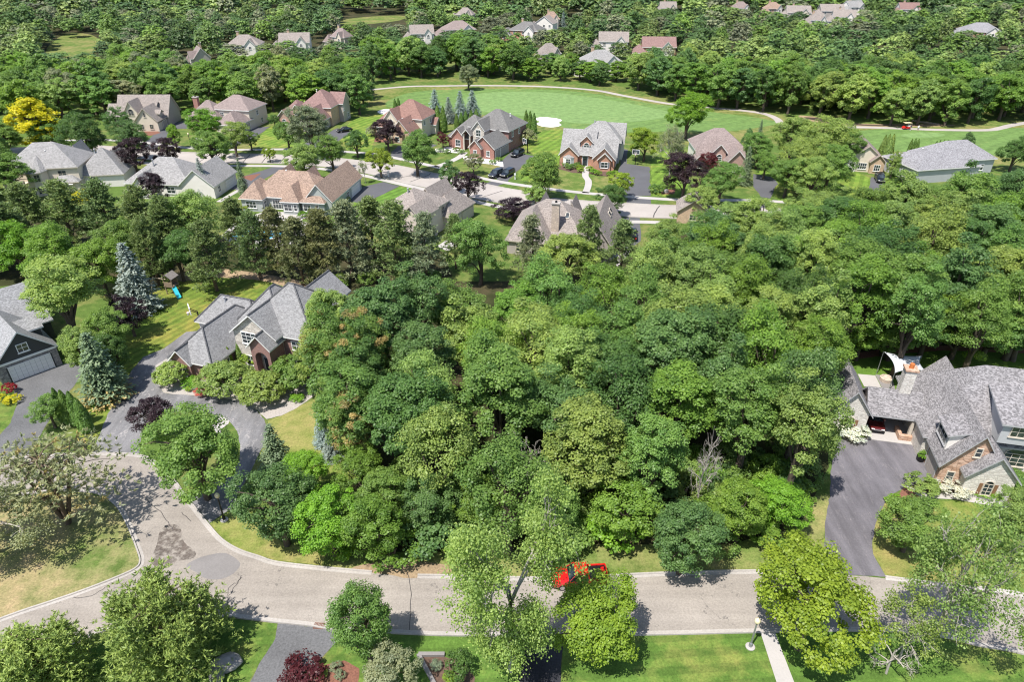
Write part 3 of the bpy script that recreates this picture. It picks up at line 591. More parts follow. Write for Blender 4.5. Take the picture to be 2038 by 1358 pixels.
    def done(s):
        part('wall', s.walls.mesh('wall'), s.e); r = part('roof', s.roofs.mesh('roof'), s.e)
        if s.capmb.f: part('ridge_cap', s.capmb.mesh('ridge_cap'), r)
        for n_, me in s.later: part(n_, me, r)
def house(*a, **k):
    h = House(*a, **k); h.later = []; return h
SH = {k: shingle('shingle_' + k, c, sp) for k, c, sp in (('grey', (.215, .213, .214), .22), ('violet', (.205, .195, .20), .38), ('cool', (.24, .24, .245), .25), ('lightgrey', (.25, .243, .238), .28), ('dark', (.15, .145, .14), .22), ('tan', (.275, .198, .155), .3),
      ('red', (.22, .13, .108), .25), ('mauve', (.225, .18, .168), .26), ('weather', (.245, .213, .193), .28), ('rose', (.22, .14, .128), .25), ('greyblue', (.225, .22, .23), .3))}
CAP = shingle('ridge_shingle', (.10, .10, .105), .3)
BR = dict(red=brick('red_brick', (.30, .12, .09)), orange=brick('orange_brick', (.42, .20, .12)), dark=brick('plum_brick', (.22, .10, .085)), tan=brick('tan_brick', (.48, .33, .21)), pink=brick('pink_brick', (.40, .24, .19)), brown=brick('brown_brick', (.27, .17, .12)))
ST = dict(cream=stone('cream_stone', (.62, .57, .50), (.34, .30, .26), 2.4), white=stone('white_stone_wall', (.66, .63, .58), (.50, .46, .42), 2.6), dark=stone('dark_ledge_stone', (.16, .15, .15), (.30, .28, .27), 3.0), rust=stone('rust_stone', (.40, .24, .16), (.52, .36, .27), 2.0), warm=stone('warm_stone', (.55, .45, .36), (.40, .33, .28), 2.2))
SD = dict(char=siding('charcoal_siding', (.045, .047, .052)), white=siding('white_siding', (.74, .70, .655)), beige=siding('beige_siding', (.58, .51, .44)), sage=siding('sage_siding', (.36, .385, .37)), cream=siding('cream_siding', (.62, .55, .45)), taupe=siding('taupe_siding', (.38, .34, .31)), grey=siding('grey_siding', (.42, .43, .44)))

# --- grey-roofed brick house on the loop drive
h = house('brick_house', 'two-storey brick and stone house with grey hipped roof beside the loop drive', (-46.2, 77.3), -18.4, SH['grey'], BR['dark'], caps=CAP)
h.wing(0, 7.2, 0, 14, 2.9, 6.3, 'hip')
h.win('r', 3.0, .9, 1.3, 1.4, cols=2)
h.wing(.3, 4.0, -.5, 5, 2.75, 4.7, 'gy'); h.win('f', 2.2, .5, 1.3, 1.9, arch=True)
h.wing(-3.2, 8.0, 9, 15.2, 3.2, 6.5, 'hip', wall=SD['white'])
h.wing(4.5, 12.5, 8.4, 17.5, 4.6, 8.9, 'hip')
m_ = h.wing(7.2, 19.4, 5.8, 16.4, 5.7, 10.9, 'hip', hipin=5.7)
h.win('f', 16.2, .8, 1.6, 1.9, cols=2); h.win('f', 16.2, 3.6, 1.5, 1.4); h.win('r', 9.5, 3.6, 1.3, 1.5); h.win('r', 9.5, .9, 1.4, 1.7)
g_ = h.wing(7.2, 14.6, 4.3, 12, 5.9, 9.0, 'gy', wall=ST['cream'])
h.win('f', 10.0, 4.3, 2.3, 1.8, cols=3, rows=3); h.win('f', 9.9, .8, 2.4, 1.6, cols=3)
h.wing(9.4, 16.2, 14, 21, 5.6, 8.4, 'gy', wall=SD['white'])
# arched brick porch
p_ = h.wing(10.9, 14.7, 2.6, 6.4, 5.2, 7.1, 'gy', open_front='fb')
mb = MB(); y0 = p_['f']; aw = .95; xc = 12.8; zs = 3.5
arc = [(xc - aw, .02), (xc - aw, zs)] + [(xc + aw * math.cos(math.pi * (1 - k / 10)), zs + aw * math.sin(math.pi * k / 10)) for k in range(1, 10)] + [(xc + aw, zs), (xc + aw, .02)]
L_, R_ = p_['l'], p_['r']; oc = [(L_, .0), (L_, p_['zt'])] + [(L_ + (xc - L_) * k / 5, p_['zt'] + (6.95 - p_['zt']) * k / 5) for k in range(1, 5)] + [(xc, 6.95)] + [(xc + (R_ - xc) * k / 5, 6.95 + (p_['zt'] - 6.95) * k / 5) for k in range(1, 5)] + [(R_, p_['zt']), (R_, 0.0)]
n = len(arc); assert len(oc) == n, (len(oc), n)
vs_ = [(x, y0, z) for x, z in oc] + [(x, y0, z) for x, z in arc] + [(x, y0 + .5, z) for x, z in arc]
mb.add(vs_, [(i, i + 1, n + i + 1, n + i) for i in range(n - 1)] + [(n + i, n + i + 1, 2 * n + i + 1, 2 * n + i) for i in range(n - 1)], BR['dark'])
h.extra('porch_arch', mb)
mb = MB(); mb.box(11.0, 14.6, 2.0, 6.0, .02, .18, M['walk']); h.extra('porch_step', mb)
h.door('f', 12.8, 1.9, 2.5, M['glass'], plane=4.68); h.win('f', 12.8, 2.95, 1.7, 1.5, plane=4.69, cols=3, arch=True)
h.vent(1.0, 11.5, 6.0, .5); h.done()

# --- stone house with the violet grey drive
h = house('stone_house', 'sprawling stone house with violet grey shingle roof and dormers behind a smooth drive', (38.7, 65.2), -13, SH['violet'], ST['white'], M['grey_trim'], caps=None)
h.wing(-.8, 3.9, -.3, 8.6, 3.0, 6.3, 'gy'); h.win('f', 1.75, .8, .85, 1.7, arch=True, fm=M['tan_trim'], shut=plain('brown_shutter', (.2, .11, .06), .7), cols=2, rows=3)
h.wing(3.3, 9.4, .2, 5.2, 3.05, 5.4, 'gx', open_front='f', wall=SD['taupe'])
mb = MB(); mb.box(3.9, 9.0, -.6, 4.6, .02, .09, M['walk']); h.extra('carport_floor', mb)
mb = MB(); mb.box(8.35, 8.7, .35, .7, .05, 3.0, M['tan_trim']); h.extra('carport_post', mb)
mb = MB(); mb.box(7.4, 8.9, .0, .45, .05, .75, ST['rust']); mb.box(7.4, 7.8, .45, 2.0, .05, .745, ST['rust']); h.extra('porch_wall', mb)
h.wing(8.9, 15.3, -7.9, 3, 3.0, 7.6, 'gy', wall=ST['rust'])
h.win('f', 10.4, .9, .8, 1.4, fm=M['tan_trim'], cols=1); h.win('f', 12.1, 4.6, .7, 1.2, fm=M['tan_trim'], cols=1, rows=2)
h.gdoor('l', -5.4, 2.6, 2.3, SD['taupe']); h.gdoor('l', -2.2, 2.6, 2.3, SD['taupe'])
h.wing(11.0, 16.4, -9.1, -4, 3.0, 6.0, 'gy'); h.win('f', 13.7, .7, 1.0, 2.0, arch=True, fm=M['tan_trim'], shut=bpy.data.materials['brown_shutter'], cols=2, rows=3)
h.wing(8.4, 32, -3.2, 9.4, 3.3, 9.8, 'hip')
h.win('f', 18.3, .6, 2.4, 2.5, arch=.8, cols=3, rows=3, fm=M['tan_trim'])
h.wing(11.4, 16.2, 5, 10.8, 3.4, 6.2, 'gy')
# shed dormer facing the drive on the garage slope
mb = MB(); 
mb.add([(9.6, -6.1, 3.9), (9.6, -2.9, 3.9), (9.6, -2.9, 5.9), (9.6, -6.1, 5.9), (11.7, -6.1, 6.6), (11.7, -2.9, 6.6), (11.6, -6.1, 5.0), (11.6, -2.9, 5.0)], [(0, 3, 2, 1), (0, 6, 4, 3), (1, 2, 5, 7)], SD['white'])
mb.add([(9.3, -6.4, 5.85), (9.3, -2.6, 5.85), (12.1, -2.6, 6.75), (12.1, -6.4, 6.75), (9.3, -6.4, 6.0), (9.3, -2.6, 6.0), (12.1, -2.6, 6.95), (12.1, -6.4, 6.95)], [(0, 1, 2, 3)], M['grey_trim'])
mb.add([(9.3, -6.4, 5.85), (9.3, -2.6, 5.85), (12.1, -2.6, 6.75), (12.1, -6.4, 6.75), (9.3, -6.4, 6.0), (9.3, -2.6, 6.0), (12.1, -2.6, 6.95), (12.1, -6.4, 6.95)], [(0, 4, 5, 1), (1, 5, 6, 2), (0, 3, 7, 4)], M['grey_trim'])
mb.add([(9.3, -6.4, 6.0), (9.3, -2.6, 6.0), (12.1, -2.6, 6.95), (12.1, -6.4, 6.95)], [(0, 3, 2, 1)], SH['violet']); h.extra('dormer', mb)
h.win('l', -4.5, 4.3, 2.6, 1.4, plane=9.6, cols=3, rows=2, fm=M['grey_trim'])
h.wing(14.9, 20.6, -4.2, 1.5, 6.9, 8.4, 'lean', wall=SD['grey'], base=4.2); h.win('f', 16.9, 5.2, 1.5, 1.4, cols=2, fm=M['tan_trim']); h.win('f', 18.8, 5.2, 1.5, 1.4, cols=2, fm=M['tan_trim'])
h.chimney(7.3, 3.0, 1.2, 1.2, 2.0, 8.2, ST['white'], ST['rust']); mb = MB(); mb.lathe([(.3, 0), (.26, .55)], M['orange'], 8, (7.3, 3.0, 8.42)); h.later.append(('flue', mb.mesh('flue')))
h.done()

# --- dark-sided house with the white garage door
h = house('dark_house', 'charcoal-sided house with ledge stone, grey roof and wide white garage door', (-67.3, 75.2), 48, SH['cool'], SD['char'])
h.wing(-.9, 7.1, -.3, 10, 2.9, 6.9, 'gy', gable=SD['char'])
mb = MB(); yf = h.last['f'] - .035
mb.box(-.5, .45, yf, yf + .03, 0, 2.75, ST['dark']); mb.box(5.95, 6.7, yf, yf + .03, 0, 2.75, ST['dark']); mb.box(.45, 5.95, yf + .001, yf + .03, 2.3, 2.75, ST['dark']); h.extra('stone_facing', mb)
mb = MB(); mb.box(-.55, 6.75, yf - .06, yf + .03, 2.75, 3.05, M['trim']); h.extra('frieze_board', mb)
h.gdoor('f', 3.2, 4.9, 2.2, M['trim'], plane=yf, panels=(8, 4)); h.win('f', 3.1, 3.75, 1.35, 1.25, plane=h.last['f'], cols=2, rows=2)
h.wing(3.2, 6.7, 2.6, 7, 5.2, 6.2, 'gx', base=3.0); h.wing(-.6, 3.0, 2.6, 7, 5.2, 6.2, 'gx', base=3.0)
h.wing(-8, 9.2, 8.5, 20.6, 3.0, 7.4, 'gx'); h.win('r', 14, 1, 1.5, 1.6); h.win('b', 4, 1, 1.6, 1.6); h.done()

# --- north side of the far street
def gable_front(h, x0, x1, y0, y1, ze, zr, wall, arch=True, ww=1.5, wh=1.7, z=.8, shut=None, gl=None):
    h.wing(x0, x1, y0, y1, ze, zr, 'gy', wall=wall); h.win('f', (x0 + x1) / 2, z, ww, wh, arch=arch, cols=2, shut=shut)
h = house('orange_brick_house', 'orange brick house with pale grey roof and arched dormer above a curving path', (11.9, 174.8), -12, SH['lightgrey'], BR['orange'])
gr_ = plain('grey_shutter', (.16, .18, .2), .6)
h.wing(.2, 9.2, 1.0, 12, 2.9, 8.0, 'gx', wall=BR['orange']); h.wing(3.8, 15.6, 4.8, 14.5, 5.5, 9.6, 'hip', wall=SD['grey']); h.win('f', 12.9, 3.4, 1.0, 1.2)
h.wing(10.5, 16.2, 8, 16, 4.5, 8.8, 'gx', wall=SD['white'])
h.wing(8, 15.0, .5, 7, 2.9, 6.4, 'gx', wall=BR['orange'])
gable_front(h, 0, 5.4, -.6, 4, 2.9, 5.3, BR['orange'], False, 2.2, 1.7); gable_front(h, 8.8, 14.9, -2.6, 3, 2.9, 5.9, BR['orange'], False, 1.7, 1.5, 1.0, gr_)
h.wing(10.2, 14.0, -3.1, -1.8, 2.9, 4.7, 'gy', wall=BR['orange']); h.win('f', 12.1, .9, 1.8, 1.5, shut=gr_)
h.wing(4.9, 8.7, 2.2, 6, 5.6, 7.4, 'gy', wall=BR['orange'], base=3.4); h.win('f', 6.8, 3.9, 1.5, 1.7, arch=True, shut=gr_)
mb = MB(); mb.add([(1.3, -.2, .1), (2.0, -.9, .1), (3.4, -.9, .1), (4.1, -.2, .1), (1.3, -.2, 2.4), (2.0, -.9, 2.4), (3.4, -.9, 2.4), (4.1, -.2, 2.4), (2.7, -.2, 3.1)], [(0, 1, 5, 4), (1, 2, 6, 5), (2, 3, 7, 6)], M['trim'])
mb.add([(1.2, -.19, 2.4), (1.95, -1.0, 2.4), (3.45, -1.0, 2.4), (4.2, -.19, 2.4), (2.7, -.19, 3.1)], [(0, 1, 4), (1, 2, 4), (2, 3, 4)], SH['lightgrey']); h.extra('bay', mb); h.win('f', 2.7, .8, 1.2, 1.4, plane=-.905, cols=2)
h.door('f', 6.8, 1.3, 2.3, plane=1.38); h.gdoor('r', 3.4, 2.8, 2.2, plane=14.6); h.win('r', 9, 3.2, 1.0, 1.2, plane=15.2); h.vent(8, 9.2, 9.2, .3); h.done()

h = house('dark_roofed_brick_house', 'red brick house with dark roof, pale stone gable and arched entry', (-18.6, 192.6), -27, SH['dark'], BR['red'])
h.wing(0, 12, .6, 12, 2.9, 8.2, 'hip'); h.wing(5.4, 18.4, 3.2, 15, 5.6, 9.8, 'hip', wall=BR['dark'])
h.win('r', 6, 3.6, 1.0, 1.5); h.win('r', 10, 3.6, 1.0, 1.4)
gable_front(h, 1.6, 6.4, -.3, 4, 3.0, 5.6, BR['red'], False, 1.6, 1.9, .6); h.win('l', 2, .8, 1.1, 1.5, plane=.4)
h.wing(5.6, 8.6, -.8, 5, 4.3, 5.8, 'gy', wall=BR['red'], open_front='f'); mb = MB(); mb.box(5.98, 6.35, -.42, -.05, 0, 4.4, M['tan_trim']); mb.box(7.9, 8.25, -.42, -.05, 0, 4.4, M['tan_trim']); h.extra('entry_pillars', mb)
h.door('f', 7.1, 1.3, 2.4, plane=2.0)
h.wing(8.2, 12.6, 0, 7, 5.7, 8.2, 'gy', wall=ST['cream']); h.win('f', 10.4, 4.0, 1.5, 2.0, cols=2, rows=2, arch=.3)
h.wing(11.4, 18.6, -5.6, 5, 2.9, 5.9, 'gy'); h.win('f', 16.4, .7, 1.1, 1.5)
h.wing(10.9, 15.0, -6.4, -3, 2.8, 4.9, 'gy'); h.win('f', 12.9, .7, 1.1, 1.5)
h.gdoor('r', -3.2, 2.6, 2.2, SD['taupe'], plane=18.2); h.gdoor('r', .6, 4.4, 2.2, SD['taupe'], plane=18.2); h.vent(15.5, 9.5, 8.4, .3, M['trim']); h.done()

h = house('red_roofed_house', 'tan brick house with reddish roof and tall arched gable window', (-41.5, 203.5), -20, SH['red'], BR['tan'])
h.wing(0, 9, 1, 10, 2.9, 7.6, 'hip'); h.wing(3.6, 15.6, 3, 13.5, 5.5, 9.8, 'hip', wall=SD['cream']); h.win('r', 5, 3.5, 1.1, 1.3); h.win('r', 9, 3.5, 1.1, 1.3)
gable_front(h, 4.4, 9.0, .2, 6, 5.4, 8.2, SD['cream'], True, 1.7, 2.6, 2.9)
h.wing(8.4, 14.6, -3.4, 6, 2.9, 6.4, 'gy'); h.wing(9.0, 12.8, -4.4, -1, 2.8, 5.0, 'gy'); h.win('f', 10.9, .6, 1.4, 1.4); h.skylight(12.6, .6, 4.95, .6, 1.1, (0, R(48), 0)); h.skylight(12.6, 2.2, 4.95, .6, 1.1, (0, R(48), 0))
h.win('f', 2, .8, 1.4, 1.6, plane=1.4); h.gdoor('r', -.8, 4.6, 2.2, SD['beige'], plane=14.2); h.wing(13, 17, 9, 13, 2.8, 4.6, 'gx', wall=SD['cream']); h.done()

h = house('rose_roofed_house', 'brick house with rose roof and arched entry behind a grey-leaved maple', (-72.6, 215.8), -10, SH['rose'], BR['pink'])
h.wing(0, 9, 1, 11, 2.9, 7.0, 'hip'); h.wing(6.4, 17, 3, 15, 5.6, 9.8, 'hip', wall=BR['tan']); h.wing(13.2, 18.4, 9, 15.4, 5.6, 8.6, 'gx', wall=SD['taupe'])
h.win('r', 10, 3.4, 1.1, 1.4); h.win('r', 13, .8, 1.1, 1.4)
gable_front(h, .2, 4.6, -.4, 4, 2.9, 5.2, BR['pink'], True, 1.4, 1.7); h.wing(5.2, 8.4, -.2, 5, 5.1, 6.9, 'gy', wall=BR['tan']); h.win('f', 6.8, .3, 1.5, 4.2, arch=True, cols=2, rows=4)
h.wing(10.2, 16.4, -5.2, 5, 2.9, 6.6, 'gy', wall=SD['taupe']); h.win('f', 13.3, .8, 1.3, 1.4); h.gdoor('r', -1.6, 4.8, 2.2, SD['beige'], plane=16); h.vent(10, 9.5, 9.2, .3, M['trim']); h.done()

h = house('mauve_roofed_house', 'brick house with mauve hipped roof and red brick end chimney', (-101.4, 213.5), -12, SH['mauve'], BR['brown'])
h.wing(2, 13, 0, 10, 3.2, 7.8, 'hip'); h.wing(8.8, 22, 3, 14, 5.6, 9.0, 'hip', wall=SD['beige']); h.win('r', 8, 3.4, 1.1, 1.4); h.win('r', 10, .7, 1.2, 1.5)
h.wing(14.4, 22, -4.4, 5, 2.9, 6.0, 'hip', wall=SD['beige']); h.gdoor('r', .6, 4.6, 2.2, SD['taupe'], plane=21.6); h.win('f', 6, .8, 1.6, 1.5, plane=.4); h.win('f', 10, .8, 1.6, 1.5, plane=.4); h.win('f', 12.5, 3.4, 1.2, 1.3, plane=3.4)
h.chimney(3.0, 5.6, 1.5, 1.1, 0, 8.2, BR['red']); h.done()

h = house('gabled_taupe_house', 'taupe house with steep grey-mauve roof, arched dormer and brick garage', (-124, 212.5), 1, SH['weather'], SD['taupe'], M['tan_trim'])
h.wing(2.0, 18.2, 3, 13, 2.9, 8.6, 'gx'); h.wing(-1.5, 5, 4, 11.6, 2.8, 6.0, 'gx'); h.wing(6.2, 10.6, .2, 7, 4.8, 8.0, 'gy', wall=SD['cream']); h.win('f', 8.4, 3.9, 1.7, 2.0, arch=True)
h.wing(10.2, 17.6, -3.2, 5, 2.9, 6.8, 'gy', wall=BR['brown'], gable=SD['cream']); h.win('f', 13.9, 4.2, .7, 1.3, cols=1); h.win('f', 12.4, .7, 1.1, 1.4); h.win('f', 15.2, .7, 1.1, 1.4)
h.gdoor('r', -1.4, 2.6, 2.2, SD['cream'], plane=17.2); h.gdoor('r', 1.8, 2.6, 2.2, SD['taupe'], plane=17.2)
h.wing(12.6, 15, 4.2, 7, 6.1, 7.0, 'gx', base=4); h.wing(15.4, 17.4, 0, 3.0, 4.6, 5.5, 'gx', base=3); h.done()

h = house('plum_tree_house', 'mauve-roofed brick house behind the black-purple plum tree', (46.0, 168.6), -2, SH['mauve'], BR['pink'])
h.wing(0, 13, 3.5, 14, 4.8, 9.0, 'hip', wall=SD['white']); h.win('f', 10.6, 3.2, 1.0, 1.2); h.wing(0, 12.4, 1.4, 6, 2.9, 5.4, 'gx')
gable_front(h, 3.6, 7.6, .8, 6, 4.8, 6.9, BR['pink'], True, 1.5, 1.8, 2.6); h.wing(-.4, 3.0, 1, 5, 2.8, 4.4, 'gy'); h.win('f', 1.3, .8, 1.3, 1.5)
h.wing(6.4, 12.6, -2.2, 5, 2.8, 6.2, 'gy'); h.win('f', 9.5, .8, 1.8, 1.5); h.win('f', 5, .8, 1.4, 1.6, plane=1.8); h.done()

h = house('small_tan_house', 'small tan gabled house with white windows next to the grey-blue roof', (86.4, 169.4), -14, SH['mauve'], BR['tan'], M['tan_trim'])
h.wing(-2.6, 6.6, 0, 11, 2.9, 6.6, 'gy', wall=SD['cream']); h.win('f', 1.4, .7, 2.0, 1.6, cols=4, rows=2, fm=M['trim']); h.wing(2.6, 6.6, -1.0, 4, 2.9, 4.8, 'gy'); h.win('f', 4.6, .7, 1.5, 1.6, cols=3, fm=M['trim']); h.wing(-2.8, .2, -.6, 3, 2.9, 4.3, 'gy', wall=SD['white']); h.done()

h = house('long_grey_house', 'long low house with pale grey-blue roof at the edge of the golf course', (96.6, 161.4), 12, SH['greyblue'], SD['grey'])
h.wing(-1, 17, -2.0, 11, 3.4, 6.6, 'hip', wall=SD['grey']); h.win('l', 2.0, .7, 2.6, 1.8, cols=3); h.win('l', 5.6, .7, 2.6, 1.8, cols=3)
h.wing(8, 25, 2, 13, 3.6, 7.2, 'hip', wall=SD['grey']); h.win('f', 21, .8, 1.8, 1.5); h.vent(5, 5, 6.0, .4, M['trim']); h.done()

# --- south side of the far street, seen from behind
h = house('bay_windowed_house', 'two-storey cream house with grey hipped roof, balcony and round bay', (-115.2, 149.6), 10, SH['lightgrey'], SD['cream'], M['tan_trim'])
h.wing(0, 16.4, 2.0, 14, 5.7, 10.2, 'hip'); h.win('f', 12.6, 3.5, 1.8, 1.5); h.win('f', 14.2, .7, 1.8, 1.6, plane=1.55)
h.win('f', 2.0, 3.0, 1.6, 1.8); h.win('f', 2.2, .3, 2.6, 2.2, cols=3)
mb = MB(); mb.box(.4, 5.0, .6, 2.4, 2.55, 2.75, M['tan_trim']); mb.box(.4, 5.0, .6, .72, 2.75, 3.6, M['tan_trim']); mb.box(.55, .85, .75, 1.05, 0, 2.55, M['tan_trim']); mb.box(4.5, 4.8, .75, 1.05, 0, 2.55, M['tan_trim']); h.extra('balcony', mb)
mb = MB(); bay = [(5.2, 2.3), (5.9, .3), (7.4, -.4), (8.9, .3), (9.6, 2.3)]
mb.add([(x, y, 0) for x, y in bay] + [(x, y, 5.5) for x, y in bay], [(i, i + 1, 6 + i, 5 + i) for i in range(4)], SD['cream'])
bo = [(4.8, 2.35), (5.6, 0), (7.4, -.85), (9.2, 0), (10.0, 2.35)]
mb.add([(x, y, 5.4) for x, y in bo] + [(7.4, 4.6, 8.2)], [(i, i + 1, 5) for i in range(4)], SH['lightgrey']); mb.add([(x, y, 5.4) for x, y in bo] + [(x, y, 5.2) for x, y in bo], [(i, 5 + i, 6 + i, i + 1) for i in range(4)], M['tan_trim']); h.extra('bay', mb)
for (ax, ay), (bx_, by_) in zip(bay[1:3], bay[2:4]):
    for z in (.5, 3.3):
        fr, pn = window_mesh(1.2, 1.7, False, 2, 2, M['tan_trim']); o = part('window', fr, h.e, ((ax + bx_) / 2, (ay + by_) / 2, z), math.atan2(by_ - ay, bx_ - ax)); part('pane', pn, o)
h.wing(10.2, 16.2, .6, 4, 2.7, 3.9, 'hip'); h.wing(14.5, 25, 4, 14, 3.0, 8.2, 'hip', wall=SD['white']); h.win('f', 18, .6, 1.6, 1.9); h.wing(18, 23.6, 9, 17, 3, 6.6, 'gy'); h.wing(11, 15, 11, 17, 4.4, 8.4, 'gy')
mb = MB(); mb.box(10.9, 14.9, .3, .9, 2.2, 2.3, M['trim']); h.extra('awning', mb); h.vent(9, 6, 8.4, .3, M['trim']); h.vent(18.6, 8, 7.0, .9); h.done()

h = house('low_grey_house', 'low white-sided house with grey hipped roof behind the dark spruce', (-88.6, 150.5), -6, SH['lightgrey'], SD['white'])
h.wing(0, 16, 1, 13.5, 2.9, 7.4, 'hip'); h.wing(13.4, 22, .5, 12.2, 2.9, 6.6, 'gy', gable=SD['white'], wall=SD['white']); h.win('r', 3.2, .9, 1.1, 1.4); h.gdoor('r', 8.6, 4.4, 2.2, M['trim']); h.wing(3, 8, -1.2, 5, 2.8, 5.4, 'gy'); h.win('f', 5.5, .7, 2, 1.5); h.win('f', 11, .7, 2, 1.5, plane=1.4); h.vent(6.0, 5, 6.3, .9); h.done()

h = house('tan_roofed_house', 'low sage-sided house with tan hipped roof and row of white windows', (-58.6, 141.6), -9.5, SH['tan'], SD['sage'])
h.wing(1.4, 18.5, 1.4, 12, 2.9, 7.3, 'hip'); h.wing(0, 5.6, -.6, 8, 2.9, 5.9, 'hip'); h.win('f', 2.6, .8, 2.4, 1.5, cols=3); h.win('r', .9, .8, 1.0, 1.5, plane=5.2)
h.win('f', 7.8, .2, 2.6, 2.1, cols=4, plane=1.8); h.wing(9.6, 14.0, -1.0, 7, 2.9, 5.8, 'hip'); h.win('f', 11.2, .8, 1.8, 1.5, cols=2); h.win('f', 12.9, .8, .8, 1.5, cols=1)
h.wing(13.8, 19.6, -.6, 6, 2.9, 5.6, 'hip'); h.win('f', 15.4, .8, 1.7, 1.6); h.win('f', 17.6, .8, .9, 1.6, cols=1)
h.wing(14.4, 21.0, .2, 18.5, 2.9, 6.6, 'gy', wall=SD['sage']); h.win('r', 9.6, .8, 1.3, 1.4); h.gdoor('r', 14.4, 4.9, 2.2, M['trim'])
h.wing(4, 8, 8, 14, 3, 6.6, 'gy'); h.wing(9.8, 13.4, 8, 14, 3, 6.4, 'gy'); h.vent(8.4, 6.6, 7.0, .25, M['trim']); h.done()

h = house('beige_two_storey_house', 'beige two-storey house with mottled brown roof and side garage doors', (-28.4, 128.4), -26.5, SH['weather'], SD['beige'], M['tan_trim'])
h.wing(2.2, 12.4, 0, 11, 5.5, 8.8, 'hip'); h.win('r', 8.6, 3.4, 1.1, 1.5); h.win('r', 3.2, 3.2, 1.1, 1.3) if False else None; h.win('r', 5.2, .7, 1.1, 1.4); h.win('r', 8.9, .9, .8, 1.4, cols=1)
h.wing(8.2, 12.8, -.8, 6, 5.4, 7.6, 'gy'); h.win('f', 9.7, .8, .9, 1.9, cols=1); h.win('f', 10.9, .8, .9, 1.9, cols=1)
mb = MB(); mb.add([(8.4, -.45, 3.6), (12.6, -.45, 3.6), (12.0, -1.6, 2.8), (9.0, -1.6, 2.8), (8.4, -.45, 2.75), (12.6, -.45, 2.75)], [(0, 3, 2, 1), (0, 4, 3), (1, 2, 5), (3, 4, 5, 2)], SH['weather']); h.extra('bay_roof', mb)
h.wing(-1.6, 5, -.4, 7, 2.9, 5.2, 'hip', wall=SD['white']); h.wing(5.4, 11.4, 8, 16, 4.4, 8.2, 'gy'); h.wing(7.6, 14.0, 8.2, 18.6, 2.9, 6.2, 'hip'); h.gdoor('r', 11.6, 2.6, 2.2, SD['beige']); h.gdoor('r', 15.6, 4.4, 2.2, SD['beige']); h.vent(7, 4.2, 8.1, .9); h.win('f', 4.6, 3.4, 1.2, 1.3, plane=.4); h.done()

h = house('skylight_house', 'brown-roofed house with stone chimney and skylights in front of the street', (-.6, 121.8), -13, SH['weather'], SD['taupe'], M['tan_trim'])
h.wing(0, 14.6, 0, 12, 3.0, 8.0, 'hip'); h.wing(0, 8.6, -3.6, 9, 2.8, 7.2, 'hip'); h.win('f', 3, .7, 1.8, 1.6); h.win('f', 6, .7, 1.8, 1.6); h.win('f', 11, .7, 2.6, 1.9, cols=3, plane=.4)
h.wing(13.4, 20.2, -3.8, 12.6, 2.9, 7.6, 'gy'); h.win('f', 16.8, .7, 1.8, 1.6); h.wing(2.6, 6.6, 7, 13.4, 3, 7.0, 'gy'); h.wing(9, 12.4, 8, 13.6, 3, 6.8, 'gy'); h.chimney(8.7, 1.2, 1.4, 1.1, 2.0, 8.9, ST['warm']); h.skylight(10.6, 3.4, 5.9, .8, 1.3, (R(40), 0, 0)); h.skylight(18.2, 6.5, 5.75, 1.0, 1.0, (0, R(54), 0)); h.skylight(18.2, 8.4, 5.75, 1.0, 1.0, (0, R(54), 0))
h.gdoor('r', 8, 5, 2.2, M['tan_trim'], plane=19.8); h.done()

h = house('hidden_tan_house', 'tan brick gable peeping over the maples at the end of the far street', G(1346, 424, 3)[0:2], -12, SH['weather'], BR['tan'], M['tan_trim'])
h.wing(0, 7, 2, 9, 2.6, 5.2, 'gy'); h.win('f', 3.5, .8, 1.4, 1.3); h.done()

